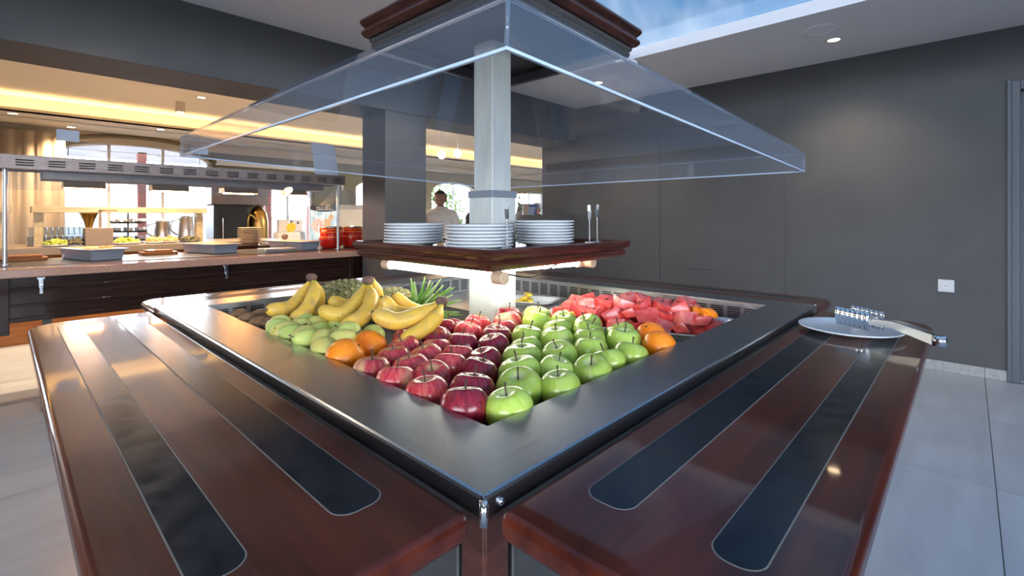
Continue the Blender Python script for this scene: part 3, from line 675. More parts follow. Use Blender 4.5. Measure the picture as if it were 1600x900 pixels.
GREEN = [  # columns counted away from the red apples, each from the front corner backwards
    [(800, 639, 77), (813, 604, 75), (813, 580, 67), (815.5, 558, 62), (822, 544, 49), (825.5, 526, 54), (838, 503, 47), (839, 493, 43)],
    [(879, 606, 65), (868, 579, 54), (874, 556, 58), (869, 531, 53), (871, 516, 45), (881, 502, 41)],
    [(925.5, 580, 62), (923, 545, 52), (921, 531, 50), (919, 519, 49), (919, 509, 45)],
    [(985.5, 554, 55), (949, 565, 57), (974.5, 531, 54), (970, 521, 47)]]
RED = [
    [(721.4, 637, 78, 'd'), (737.5, 608, 71, 'd'), (748, 580, 57, 'd'), (757, 563, 53, 'd'), (771, 541, 50, 'd'), (776, 525, 47, 'd'), (785, 515, 45, 'r'), (793, 503, 43, 'r'), (795, 494, 42, 'd')],
    [(667, 611, 66, 'r'), (677, 586, 58, 'r'), (700, 573, 52, 'r'), (714, 556, 48, 'r'), (722, 537, 50, 'd'), (731, 519, 46, 'r'), (746, 507, 42, 'r')],
    [(614.7, 593, 62, 'r'), (642, 573, 55, 'r'), (669, 557, 52, 'r'), (681, 546, 46, 'r'), (681, 531, 50, 'd'), (702, 512, 43, 'd')],
    [(581, 576, 54, 'r'), (615.6, 559, 52, 'r'), (631.6, 543, 50, 'r'), (637, 530, 46, 'r')]]
COLW = ['nearest the red apples', 'second from the red apples', 'third from the red apples', 'along the right steel rim']
COLR = ['next to the green apples', 'second from the green apples', 'third from the green apples', 'beside the left oranges']
placed = []
used_p = set()
def place_fruit(kind, u, v, w, label, group, rg, zc=None, up=.35):
    z = H-.322 if zc is None else zc
    v += 5*w/75; p = PZ(u, v, z); Y = p.x*CS+p.y*SN
    sc = max(.95, min(1.10, w*Y/FPX/.080))
    p.x = max(p.x, IX0+.0395*sc); p.y = max(p.y, IY0+.0395*sc)
    placed.append([p, .0385*sc, kind, sc, label, group])
rg = random.Random(3)
for ci, col in enumerate(GREEN):
    for k, (u, v, w) in enumerate(col):
        pos = 'frontmost' if k == 0 else ('rearmost' if k == len(col)-1 else ORD[k]+' from the front')
        place_fruit('g', u, v, w, 'green apple, %s in the column %s' % (pos, COLW[ci]), 'green apples in rows', rg)
for ci, col in enumerate(RED):
    for k, (u, v, w, kk) in enumerate(col):
        pos = 'frontmost' if k == 0 else ('rearmost' if k == len(col)-1 else ORD[k]+' from the front')
        place_fruit(kk, u, v, w, '%s apple, %s in the column %s' % ('dark red' if kk == 'd' else 'pinkish red', pos, COLR[ci]), 'red apples in rows', rg)
ORANGES = [(539, 556, 60, 'orange at the left steel rim, in front of its neighbour'), (577, 540, 54, 'orange behind the leftmost orange, beside the red apples'),
           (1030, 539, 51, 'front one of two oranges at the right steel rim'), (1017, 524, 47, 'rear one of two oranges, next to the watermelon tray')]
for u, v, w, lb in ORANGES: place_fruit('o', u, v, w, lb, 'oranges', rg)
# let neighbours push each other apart a little, staying inside the well
for it in range(10):
    for i in range(len(placed)):
        for j in range(i+1, len(placed)):
            a, b = placed[i], placed[j]; d = b[0]-a[0]; L = d.length; need = (a[1]+b[1])*.955
            if L < need and L > 1e-6:
                d *= (need-L)/L*.5; d.z *= .3; a[0] -= d; b[0] += d
    for p in placed:
        p[0].x = max(p[0].x, IX0+p[1]+.001); p[0].y = max(p[0].y, IY0+p[1]+.001); p[0].z = max(p[0].z, BED+p[1]*.97)
orp = []
g = MB(); prof = [(.040*math.sin(math.pi*i/14), -.039*math.cos(math.pi*i/14)) for i in range(15)]
def omod(r, z, th, t): return r*(1+.012*math.cos(3*th)), z-.003*max(0, (t-.85)/.15)
orange0 = g.lathe(prof, 26, mod=omod).build('orange', M['orange'], None, local=True, smooth=True, weld=True)
MB().lathe([(.0001, .0365), (.003, .0372), (.0035, .0355)], 8).build('stem_end', M['stemb'], orange0, local=True)
def use(proto, p, rot, sc, label, cat, group):
    if proto.name not in used_p:
        used_p.add(proto.name); o = proto; o.location = p; o.rotation_euler = rot; o.scale = (sc,)*3
    else: o = dup(proto, p, rot, sc)
    WP[o.name] = Vector(p); return tag(o, label, cat, group)
for p, r_, kind, sc, lb, gp in placed:
    if kind == 'o': pr = orange0; rot = (rg.uniform(-.9, .9), rg.uniform(-.9, .9), rg.uniform(0, 6)); cat = 'orange'
    else:
        pr = rg.choice(protos[kind]); rot = (rg.uniform(-.32, .32), rg.uniform(-.32, .32), rg.uniform(0, 6)); cat = 'apple'
    use(pr, p, rot, sc*1.04, lb, cat, gp)
# pears
def pear_mesh(m):
    prof = [(.0001, -.040), (.012, -.039), (.024, -.031), (.031, -.015), (.0315, 0), (.0275, .016), (.019, .030), (.012, .039), (.006, .043), (.0001, .043)]
    o = MB().lathe(prof, 20, mod=lambda r, z, th, t: (r*(1+.03*math.cos(2*th+1)), z)).build('pear', m, None, local=True, smooth=True, weld=True)
    MB().tube([(0, 0, .041), (.002, .001, .051), (.005, .002, .060)], [.0015, .0014, .002], 6).build('stem', M['stemb'], o, local=True, smooth=True)
    return o
pp = [pear_mesh(M['pear']), pear_mesh(M['pearg'])]
PEARS = [(414, 515, 1), (441, 506, 0), (474, 502, 1), (497, 506, 0), (439, 516, 0), (459, 512, 0), (438, 525, 1), (464, 522, 0), (497, 517, 1), (466, 534, 1), (494, 531, 0), (491, 545, 0), (523, 512, 1), (530, 525, 0), (547, 518, 1), (523, 539, 0), (556, 530, 1), (583, 521, 1)]
PL = ['leftmost pale green pear, half hidden behind the steel rim', 'pale pear just right of the kiwis, rearmost row', 'pear with dark stem at its left, below the left bananas', 'long yellowish pear lying on its side, stem to the right',
      'pale pear in the second row, right of the kiwis', 'small yellowish pear in the middle of the heap', 'green pear at the left rim, third from the kiwis', 'mottled pear in the centre of the heap', 'round green pear under the long yellowish pear', 'green pear at the rim, middle of the front edge', 'pale pear behind the blush pear',
      'large pear with brown blush, frontmost of the heap', 'green pear under the middle banana bunch', 'large striped pear left of the rear orange', 'green pear touching the middle bananas, at the right', 'pear next to the front orange, right of the blush pear', 'pear squeezed between the two oranges and the heap', 'dull green pear behind the rear orange']
pearpos = []
for u, v, k in PEARS: pearpos.append(PZ(u, v+3, H-.308))
for it in range(30):
    for i in range(len(pearpos)):
        for j in range(i+1, len(pearpos)):
            d = pearpos[j]-pearpos[i]; L = d.length
            if L < .046: d *= (.046-L)/L*.5; pearpos[i] -= d; pearpos[j] += d
        for o_ in placed:
            d = pearpos[i]-o_[0]; L = d.length
            if L < .027+o_[1]: pearpos[i] += d*((.027+o_[1]-L)/L)
    for p in pearpos: p.x = max(p.x, IX0+.030); p.z = max(p.z, BED+.034)
for i, (u, v, k) in enumerate(PEARS):
    a = rg.uniform(0, 6); tilt = rg.uniform(1.0, 1.9)
    if i == 3: a = -(math.pi/2-YAW)+math.pi/2+.1; tilt = 1.5
    if i == 2: a = -(math.pi/2-YAW)-math.pi/2; tilt = 1.35
    rot = (Matrix.Rotation(a, 3, 'Z') @ Matrix.Rotation(tilt, 3, 'X')).to_euler() if i not in (2, 3) else (Matrix.Rotation(a, 3, 'Z') @ Matrix.Rotation(tilt, 3, 'X')).to_euler()
    use(pp[k], pearpos[i], rot, rg.uniform(.86, .97), PL[i], 'pear', 'pale green pears')
# kiwis
kp = MB().lathe([(.026*math.sin(math.pi*i/10), -.033*math.cos(math.pi*i/10)) for i in range(11)], 18).build('kiwi', M['kiwi'], None, local=True, smooth=True, weld=True)
MB().lathe([(.0001, .0345), (.003, .034), (.004, .031)], 8).build('blossom_end', M['bantip'], kp, local=True)
for (u, v), lb in zip(((374, 492), (386, 499), (406, 492), (404, 505), (424, 505)), ('brown kiwi farthest left in the corner of the well', 'brown kiwi second from the left, at the steel rim', 'brown kiwi under the tip of the left banana', 'brown kiwi in front, beside the leftmost pear', 'brown kiwi nearest the pears, rightmost of five')):
    p = PZ(u, v+3, H-.322); p.x = max(p.x, IX0+.028)
    use(kp, p, (1.4, rg.uniform(-.2, .2), rg.uniform(0, 3)), 1, lb, 'kiwi', 'kiwis')
# bananas
def bez(pts, n):
    out = []
    k = len(pts)
    for i in range(n+1):
        t = i/n*(k-1); a = min(int(t), k-2); f = t-a
        p0 = pts[max(a-1, 0)]; p1 = pts[a]; p2 = pts[a+1]; p3 = pts[min(a+2, k-1)]
        out.append(.5*((2*p1)+(p2-p0)*f+(2*p0-5*p1+4*p2-p3)*f*f+(3*p1-p0-3*p2+p3)*f**3))
    return out
def banana(bunch, pts, r, m):
    path = bez([P(*q) for q in pts], 18); n = len(path); rad = []
    for i in range(n):
        t = i/(n-1)
        k = .36+.64*min(1, max(0, (t-.08)/.22))**.8 if t < .3 else 1.0
        if t > .80: k = max(.2, math.sqrt(max(0, 1-((t-.80)/.22)**2)))
        rad.append(r*k)
    g = MB(); g.tube(path, rad, 10); o = g.build('banana', m, bunch, smooth=True)
    tip = path[-1]; dr_ = (path[-1]-path[-3]).normalized()
    MB().tube([tip-dr_*.002, tip+dr_*.006], [r*.26, r*.18], 8).build('banana_tip', M['bantip'], o, smooth=True)
    MB().tube([path[0]-(path[1]-path[0])*.3, path[1], path[2]], [r*.40, r*.385, r*.40], 8).build('banana_stalk', M['banneck'], o, smooth=True)
def bunch(label, crown, items):
    c = P(*crown); b = empty('banana_bunch', (c.x, c.y, BED), label, 'bananas', 'banana bunches')
    for pts, r, m in items: banana(b, pts, r, M[m])
    MB().lathe([(.0001, -.014), (.012, -.012), (.017, -.002), (.016, .008), (.010, .013), (.0001, .012)], 12, c).build('crown', M['crownb'], b, smooth=True)
bunch('left bunch of bananas leaning upright, brown crown on top', (487, 434, 1.55),
      [([(485, 439, 1.55), (473, 461, 1.52), (452, 481, 1.46), (417, 484, 1.40)], .0225, 'banana'),
       ([(490, 441, 1.54), (489, 462, 1.49), (478, 485, 1.43), (455, 503, 1.38)], .0225, 'banana'),
       ([(492, 441, 1.56), (497, 457, 1.58), (498, 475, 1.60), (490, 492, 1.60)], .020, 'banana')])
bunch('middle bunch of speckled bananas with thick brown crown', (575, 438, 1.42),
      [([(570, 446, 1.42), (560, 470, 1.38), (534, 491, 1.33), (499, 484, 1.33)], .0225, 'bananas'),
       ([(577, 447, 1.42), (580, 470, 1.36), (567, 494, 1.29), (534, 512, 1.25)], .022, 'banana'),
       ([(582, 437, 1.44), (588, 455, 1.46), (590, 476, 1.47), (580, 500, 1.44)], .019, 'banana'),
       ([(574, 446, 1.46), (560, 470, 1.50), (540, 477, 1.50), (514, 467, 1.48)], .020, 'bananas')])
bunch('right bunch of yellow bananas lying flat beside the red apples', (690, 471, 1.29),
      [([(684, 474, 1.29), (655, 492, 1.25), (618, 502, 1.22), (584, 488, 1.22)], .0225, 'banana'),
       ([(689, 478, 1.28), (680, 497, 1.25), (660, 515, 1.22), (628, 533, 1.18)], .021, 'banana'),
       ([(680, 475, 1.31), (652, 490, 1.33), (618, 487, 1.33), (597, 465, 1.33)], .020, 'banana'),
       ([(684, 473, 1.33), (664, 487, 1.37), (637, 479, 1.38), (614, 460, 1.38)], .019, 'banana')])
# pineapples
def pineapple(label, base, tipd, crownleaves, L=.15, R=.056):
    base = Vector(base); ax = Vector(tipd).normalized(); o = empty('pineapple', (base.x, base.y, BED), label, 'pineapple')
    z = ax; x = z.cross(Vector((0, 0, 1))).normalized(); y = z.cross(x)
    Mx = Matrix((x, y, z)).transposed().to_4x4(); Mx.translation = base
    prof = [(.0001, 0), (R*.6, .004), (R*.92, L*.2), (R, L*.5), (R*.92, L*.8), (R*.55, L*.98), (.0001, L)]
    MB().lathe(prof, 20).xf(Mx).build('flesh_body', M['pinea'], o, smooth=True)
    eye = MB(); eye.add([(-.0125, 0, 0), (0, -.0125, 0), (.0125, 0, 0), (0, .0125, 0), (-.0065, 0, .006), (0, -.0065, .006), (.0065, 0, .006), (0, .0065, .006)],
                        [(0, 1, 5, 4), (1, 2, 6, 5), (2, 3, 7, 6), (3, 0, 4, 7), (4, 5, 6, 7)]); eye.m[4] = 1
    pr = None
    for r_i in range(8):
        t = (r_i+.6)/8.4; rr = R*(1-.9*abs(t-.5)**2.2*2.2); n = 15
        for j in range(n):
            th = 2*math.pi*(j+.5*(r_i % 2))/n; pos = Mx @ Vector((rr*math.cos(th), rr*math.sin(th), L*t))
            nrm = (Mx.to_3x3() @ Vector((math.cos(th), math.sin(th), (t-.5)*.8))).normalized()
            if pos.z < BED+.02: continue
            if pr is None: pr = eye.build('eye', [M['pinea'], M['pineb']], o, local=True); e_ = pr
            else: e_ = pr.copy(); COL.objects.link(e_)
            if (r_i+j) % 3 == 0: e_.data = pr.data
            ty = ax-nrm*ax.dot(nrm); ty.normalize(); tx = ty.cross(nrm)
            mm = Matrix((tx*1.05, ty*.95, nrm)).transposed().to_4x4(); mm.translation = pos-wpos(o); e_.matrix_local = mm; e_.parent = o
            b_ = MB(); 
    # bract tips, one pale spike per eye
    bt = MB(); rgl = random.Random(4)
    for r_i in range(8):
        t = (r_i+.6)/8.4; rr = R*(1-.9*abs(t-.5)**2.2*2.2)
        for j in range(15):
            th = 2*math.pi*(j+.5*(r_i % 2))/15; pos = Mx @ Vector(((rr+.005)*math.cos(th), (rr+.005)*math.sin(th), L*t))
            nrm = (Mx.to_3x3() @ Vector((math.cos(th), math.sin(th), 0))).normalized(); tx = nrm.cross(ax)
            bt.add([pos-tx*.0018, pos+tx*.0018, pos+ax*.004+nrm*.003, pos+ax*.007+nrm*.0035], [(0, 1, 2), (0, 2, 3), (1, 3, 2)])
    bk = bt.build('bract_tips', M['pineb'], o); bk['kind'] = 'stuff'
    top = Mx @ Vector((0, 0, L-.004))
    for k in range(crownleaves):
        a = k*2.399; f = k/max(1, crownleaves-1); spread = .25+.95*f
        d = (ax*math.cos(spread)+(x*math.cos(a)+y*math.sin(a))*math.sin(spread)).normalized()
        ln = .10+.065*math.sin(math.pi*(.25+.7*f))+rg.uniform(-.012, .012); wd_ = .0200
        side = d.cross(ax); side = side.normalized() if side.length > 1e-3 else x; nn = side.cross(d).normalized()
        g = MB(); vs = []; n = 7
        for i in range(n):
            t = i/(n-1); w_ = wd_*(1-t)**.8*(.75+.5*math.sin(math.pi*min(1, t*1.6+.15)))+.0004
            c = top+d*ln*t+nn*(-.028*t*t)+Vector((0, 0, 0)); vs += [c-side*w_+nn*.003, c-nn*.001, c+side*w_+nn*.003]
        fs = []
        for i in range(n-1): fs += [(i*3, i*3+1, i*3+4, i*3+3), (i*3+1, i*3+2, i*3+5, i*3+4)]
        g.add(vs, fs); lo = min(v_.z for v_ in g.v)
        if lo < BED+.004:
            for v_ in g.v: v_.z = max(v_.z, BED+.004)
        g.build('crown_leaf', M['leafp'] if k % 3 == 1 else M['leaf'], o, smooth=True, solid=.0012)
right = Vector((SN, -CS, 0)); fw = Vector((CS, SN, 0))
p = P(497, 461, 1.69); p.z = BED+.070; pineapple('whole pineapple lying behind the left banana bunches', p, right*.94+fw*.35+Vector((0, 0, .05)), 0, .17, .062)
p = P(596, 461, 1.72); p.z = BED+.064; pineapple('pineapple with long green leaf crown pointing towards the white post', p, right*.80-fw*.58-Vector((0, 0, .10)), 46, .165, .058)

# ------------------------------------------------------------------ watermelon tray
tz = WELL
ang = math.atan2(-.12, .295)
ta = PX(math.cos(ang), math.sin(ang), 0).to_3d(); ta = Vector((math.cos(ang)*SN+math.sin(ang)*CS, -math.cos(ang)*CS+math.sin(ang)*SN, 0)); tb = Vector((-ta.y, ta.x, 0))
def platter(name, c, a, b, la, lb, label, cat, m='traym', h=.022):
    c = Vector(c); o = None; g = MB(); vs = []
    rings = [(la-.035, lb-.035, .001), (la-.022, lb-.022, .004), (la-.012, lb-.012, h-.002), (la, lb, h), (la, lb, h-.004), (la-.010, lb-.010, h-.006), (la-.020, lb-.020, -.0005), (.001, .001, -.0005)]
    n = 0
    for (x, y, z) in [(.001, .001, .001)]+rings:
        pts = rrect(-x, x, -y, y, min(.03, x*.4, y*.4), 4)
        n = len(pts); vs += [c+a*px+b*py+Vector((0, 0, z)) for px, py in pts]
    fs = []
    for i in range(len(rings)):
        for j in range(n): fs.append((i*n+j, i*n+(j+1) % n, (i+1)*n+(j+1) % n, (i+1)*n+j))
    g.add(vs, fs); o = g.build(name, M[m], None, origin=c, smooth=False); tag(o, label, cat); return o
q1 = PZ(944, 512, tz+.02); q2 = PZ(1095, 525, tz+.02)
tb_ = tb if tb.dot(fw) > 0 else -tb
tc_ = q1+ta*.075+tb_*.155; tc_.z = tz+.001
platter('serving_tray', tc_, ta, tb_, .335, .165, 'white rectangular serving tray heaped with watermelon', 'tray')
def chunk(seed, m):
    rg2 = random.Random(seed); bm = bmesh.new(); bmesh.ops.create_cube(bm, size=1)
    for v in bm.verts: v.co = Vector((v.co.x*.052*rg2.uniform(.8, 1.3), v.co.y*.044*rg2.uniform(.75, 1.25), v.co.z*.040*rg2.uniform(.7, 1.2)))+Vector([rg2.uniform(-.008, .008) for _ in range(3)])
    bmesh.ops.bevel(bm, geom=list(bm.edges), offset=.0022, segments=2, affect='EDGES', profile=.6)
    me = bpy.data.meshes.new('watermelon_chunk'); bm.to_mesh(me); bm.free(); me.materials.append(m); me.polygons.foreach_set('use_smooth', [True]*len(me.polygons)); me.set_sharp_from_angle(angle=math.radians(55))
    o = bpy.data.objects.new('watermelon_chunk', me); COL.objects.link(o)
    g = MB()
    for k in range(3):
        sgn = rg2.choice((-1, 1)); g.lathe([(.0001, -.003), (.0022, 0), (.0001, .004)], 6, (rg2.uniform(-.010, .010), rg2.uniform(-.008, .008), sgn*.0195))
    g.build('seeds', M['seed'], o, local=True, smooth=True)
    return o
mp_ = [chunk(i, M['melon'] if i % 3 else M['melonr']) for i in range(7)]
rg = random.Random(12); cnt = 0
for layer, (na, nb, ha, hb_) in enumerate(((11, 5, .270, .115), (9, 4, .225, .085), (6, 2, .16, .035))):
    for i in range(na):
        for j in range(nb):
            a_ = -ha+2*ha*i/(na-1)+rg.uniform(-.008, .008); b_ = -hb_+2*hb_*j/(nb-1)+rg.uniform(-.008, .008)
            if (a_/.29)**2+(b_/.135)**2 > 1.25: continue
            p = tc_+ta*a_+tb_*b_; p.z = tz+.021+layer*.027+rg.uniform(-.003, .004)+(.006 if layer else 0)
            if p.x > IX1-.03 or p.y < IY0+.03: continue
            rot = (rg.uniform(-.5, .5), rg.uniform(-.5, .5), rg.uniform(0, 6))
            use(rg.choice(mp_), p, rot, rg.uniform(.92, 1.12), 'watermelon chunk in the %s layer, %s row, %s from the left' % (('bottom', 'middle', 'top')[layer], 'front' if j == 0 else ('back' if j == nb-1 else ORD[j]), ORD[i]), 'fruit', 'watermelon chunks on the tray')
def wedge_mesh():
    g = MB(); n = 8; R = .034; vs = []
    for i in range(n+1):
        th = math.pi*i/n; vs += [(R*math.cos(th), -.009, R*math.sin(th)*.75), (R*math.cos(th), .009, R*math.sin(th)*.75), (R*.86*math.cos(th), -.0092, R*.64*math.sin(th)), (R*.86*math.cos(th), .0092, R*.64*math.sin(th))]
    vs += [(0, -.004, 0), (0, .004, 0)]; c0, c1 = 4*(n+1), 4*(n+1)+1
    for i in range(n):
        a = 4*i; b = a+4; g.mi = 0
    fs = []; fs2 = []
    for i in range(n):
        a = 4*i; b = a+4
        fs += [(a, b, b+1, a+1), (a, a+2, b+2, b), (a+1, b+1, b+3, a+3)]; fs2 += [(a+2, c0, b+2), (a+3, b+3, c1)]
    g.add(vs, fs); base = len(g.v)-len(vs); g.mi = 1; g.f += [tuple(i+base for i in f) for f in fs2]; g.m += [1]*len(fs2)
    return g.build('orange_wedge', [M['orange'], M['orflesh']], None, local=True)
wp_ = wedge_mesh()
for k, (u, v, Y, az) in enumerate(((876, 494, 1.60, .2), (884, 492, 1.61, .5), (892, 495, 1.59, .9), (1075, 489, 1.63, .1), (1086, 486, 1.63, .5), (1097, 489, 1.60, .8), (1106, 490, 1.58, 1.2))):
    p = P(u, v, Y); p.z -= .008
    use(wp_, p, (0, 0, az), 1, 'orange wedge garnish, %s from the left at the %s end of the watermelon tray' % (ORD[k if k < 3 else k-3], 'left' if k < 3 else 'right'), 'fruit', 'orange wedges at the %s end of the tray' % ('left' if k < 3 else 'right'))
# second platter behind the post with pineapple and orange slices
pc = PZ(822, 469, tz+.015); pc.z = tz+.001
platter('serving_plate', pc, ta, tb_, .14, .09, 'white plate with cut yellow fruit behind the post', 'plate')
sl = MB().obox((0, 0, 0), (.030, 0, 0), (0, .012, 0), (0, 0, .006)).build('pineapple_slice', M['yellow'], None, local=True, bevel=.002)
for k, (da, db, dz, az) in enumerate(((-.02, -.02, .012, .2), (-.01, .02, .012, 1.3), (.02, 0, .013, .8), (0, 0, .026, .4), (.005, .012, .039, 1.0))):
    use(sl, pc+ta*da+tb_*db+Vector((0, 0, dz)), (0, 0, az), 1, 'yellow pineapple slice behind the post, %s from the bottom of its stack' % ORD[k], 'fruit', 'pineapple slices on the plate')
use(wp_, pc+ta*-.06+tb_*-.03+Vector((0, 0, .01)), (0, 0, .4), 1, 'orange wedge on the white plate behind the post', 'fruit', None)
# steel pan lid between the platters
pn = MB().prism(rrect(1.30, 1.82, 1.02, 1.30, .02), tz, tz+.012).build('pan_lid', M['steel'], None, bevel=.004); tag(pn, 'flat steel pan lid in the well left of the watermelon', 'lid')

# ------------------------------------------------------------------ plates on the shelf
def plate_mesh(d, name='plate'):
    R = d/2; prof = [(.0001, .003), (R*.62, .003), (R*.68, .005), (R*.97, .0125), (R, .0145), (R*1.0, .0165), (R*.985, .0175), (R*.93, .0145), (R*.66, .0075), (R*.6, .0055), (.0001, .0055)]
    prof = [(.0001, 0.0012), (R*.55, 0.0012), (R*.56, 0), (R*.60, 0)]+prof[2:]
    return MB().lathe(prof, 40).build(name, M['china'], None, local=True, smooth=True, weld=True)
pl0 = plate_mesh(.197); used_p.discard(pl0.name)
for cx, cy, n, nm in ((.937, 1.330, 7, 'left'), (.945, 1.022, 7, 'middle'), (1.235, 1.020, 8, 'right')):
    for k in range(n):
        pos = 'topmost' if k == n-1 else ('lowest' if k == 0 else ORD[n-1-k]+' from the top')
        use(pl0, (cx+rg.uniform(-.002, .002), cy+rg.uniform(-.002, .002), zt-.012+k*.0094), (0, 0, rg.uniform(0, 6)), 1, 'white plate, %s in the %s stack on the wooden shelf' % (pos, nm), 'plate', 'plates in the %s stack' % nm)
# card holders
def holder(p, h, label, a):
    p = Vector(p); o = empty('card_holder', p, label, 'card holder', 'card holders on the shelf'); dx = Vector((math.cos(a), math.sin(a), 0)); dy = Vector((-dx.y, dx.x, 0))
    MB().obox(p+Vector((0, 0, .006)), dx*.014, dy*.010, (0, 0, .006)).build('base', M['steel'], o, bevel=.0015)
    path = [p+Vector((0, 0, .012+(h-.05)*i/24)) for i in range(25)]
    g = MB()
    for ph in (0, math.pi): g.tube([q+dx*.0013*math.cos(i*1.3+ph)+dy*.0013*math.sin(i*1.3+ph) for i, q in enumerate(path)], .0011, 5)
    g.build('twisted_wire', M['chrome'], o, smooth=True)
    t = path[-1]
    MB().obox(t+Vector((0, 0, .022))+dx*.003, dx*.0008, dy*.0045, Vector((0, 0, .022))+dx*.002).obox(t+Vector((0, 0, .012))-dx*.003, dx*.0008, dy*.0045, Vector((0, 0, .014))-dx*.003).build('clip', M['steel'], o)
zf = zt-.012
pA = P(792, 389, 1.315); pA.z = zf
holder(pA, .128, 'steel card clip on twisted wire in front of the middle plates', .3)
pB = P(921, 383, 1.62); pB.z = zf; holder(pB, .128, 'left of two steel card clips at the right shelf corner', 1.0)
pC = P(933, 382, 1.68); pC.z = zf; holder(pC, .132, 'right of two steel card clips at the right shelf corner', .2)

# ------------------------------------------------------------------ plate and tongs on the right tray slide
pt = plate_mesh(.25, 'tong_plate'); ppos = Vector((1.650, .245, TZ+.001)); pt.location = ppos; tag(pt, 'white round plate with serving tongs on the right tray slide', 'plate')
to = empty('serving_tongs', (1.62, .17, TZ+.02), 'ribbed stainless serving tongs resting across the plate', 'tongs')
hs_ = P(1318, 492, 1.430); hs_.z = TZ+.034; end = Vector((1.548, .048, TZ+.040)); dirn = (end-hs_); dirn.z = 0; dl = dirn.length; dirn.normalize(); sd = Vector((-dirn.y, dirn.x, 0))
for sgn in (-1, 1):
    g = MB(); n = 43; vs = []; top = []
    for i in range(n):
        t = i/(n-1); w = .0085*abs(math.sin(t*math.pi*7))**.7; c = hs_+dirn*(.108*t)+sd*sgn*(.020+.004*(1-t))
        for k in range(5):
            f = k/4; vs.append(c+sd*sgn*(w*(.35+.65*math.sin(f*math.pi*.5))+.004*math.sin(f*math.pi))+Vector((0, 0, -.020+.050*f)))
    g.add(vs, [(i*5+k, (i+1)*5+k, (i+1)*5+k+1, i*5+k+1) for i in range(n-1) for k in range(4)])
    g.build('tong_head', M['chrome'], to, smooth=True, solid=.0014)
    path = bez([hs_+dirn*.10+sd*sgn*.022+Vector((0, 0, .004)), hs_+dirn*.16+sd*sgn*.017+Vector((0, 0, .010)), hs_+dirn*.21+sd*sgn*.013+Vector((0, 0, .004)), hs_+dirn*(dl-.01)+sd*sgn*.012+Vector((0, 0, -.004))], 14)
    g = MB(); vs = []
    for i, q in enumerate(path):
        hh = .007+.005*(i/14); vs += [q+Vector((0, 0, hh)), q-Vector((0, 0, hh)), q+sd*sgn*.0018-Vector((0, 0, hh)), q+sd*sgn*.0018+Vector((0, 0, hh))]
    g.add(vs, [(i*4+k, i*4+(k+1) % 4, i*4+4+(k+1) % 4, i*4+4+k) for i in range(14) for k in range(4)]+[(0, 1, 2, 3), (59, 58, 57, 56)])
    g.build('arm', M['steel'], to, smooth=False)
ec = hs_+dirn*(dl-.008)+Vector((0, 0, -.004))
g = MB(); vs = []
for i in range(9):
    th = math.pi*i/8; q = ec+sd*(.0135*math.cos(th))+dirn*(.020*math.sin(th)); vs += [q+Vector((0, 0, .012)), q-Vector((0, 0, .013))]
g.add(vs, [(2*i, 2*i+1, 2*i+3, 2*i+2) for i in range(8)]); g.build('spring_bend', M['chrome'], to, smooth=True, solid=.0018)

# ------------------------------------------------------------------ hot counter with gantry
CT = .978; F = 4.5; HX0, HX1 = -.9, 2.95
hc = empty('hot_counter', (.8, 4.95, 0), 'long hot buffet counter with pink granite top and dark wood apron', 'counter')
MB().box(HX0, HX1, F, 5.55, CT-.058, CT).build('worktop', M['marble'], hc, bevel=.006)
ap = MB().box(HX0+.05, HX1-.01, F+.05, F+.08, .626, CT-.058).build('apron', M['woodd'], hc)
for z_ in (.735, .845): MB().box(HX0+.25, HX1-.03, F+.035, F+.05, z_-.008, z_+.008).build('apron_moulding', M['woodd'], hc, bevel=.005)
MB().box(HX0+.05, HX1-.01, F+.03, F+.05, .626, .655).build('apron_rail', M['woodd'], hc, bevel=.003)
for x in (-.02, 2.40): MB().box(x, x+.055, F+.02, F+.09, 0 if x > 1 else .55, CT-.058).build('leg', M['woodd'], hc, bevel=.004)
MB().box(HX0, HX0+.08, F+.05, 5.5, 0, CT-.058).box(HX1-.08, HX1, F+.1, 5.5, 0, CT-.058).build('end_panel', M['woodd'], hc)
w_ = MB().box(.19, .235, F+.05, F+.09, .09, .64); w_.tube([(.19, F+.07, .05), (.235, F+.07, .05)], .045, 16); w_.build('castor_leg', M['blackp'], hc)
MB().box(HX0+.05, HX1-.05, 5.40, 5.44, .64, CT-.058).build('back_panel', M['woodd'], hc)
MB().box(HX0+.2, HX1-.1, 4.72, 5.42, CT, CT+.004).build('hot_plate_glass', M['blackp'], hc)
def onl(u, l):
    t = (u-800)/FPX; r = l*(CS+SN*t)/(SN-CS*t); return r
for u in (64, 352):
    x = onl(u, F+.02)
    MB().box(x-.012, x+.012, F-.005, F+.048, CT-.13, CT-.06).box(x-.009, x+.009, F-.02, F, CT-.17, CT-.11).box(x-.02, x+.02, F+.0, F+.045, CT-.075, CT-.059).build('folding_bracket', M['chrome'], hc, bevel=.002)
for x, yy in ((.017, 4.88), (2.43, 4.82)):
    MB().tube([(x, yy, CT), (x, yy, CT+.012)], .032, 16).tube([(x, yy, CT), (x, yy, H+.36)], .014, 12).build('gantry_post', M['steel'], hc, smooth=False)
GY0, GY1 = 4.80, 5.16; GZ0, GZ1 = H+.338, H+.432
g = MB(); n = 17; mod = (2.50+.30)/n
def gq(x0, x1, z0, z1): g.add([(x0, GY0, z0), (x1, GY0, z0), (x1, GY0, z1), (x0, GY0, z1)], [(0, 1, 2, 3)])
gq(-.3, 2.50, GZ1-.024, GZ1); gq(-.3, 2.50, GZ0, GZ0+.020)
rows = [(GZ0+.020+i*.018, GZ0+.020+i*.018+.009) for i in range(3)]
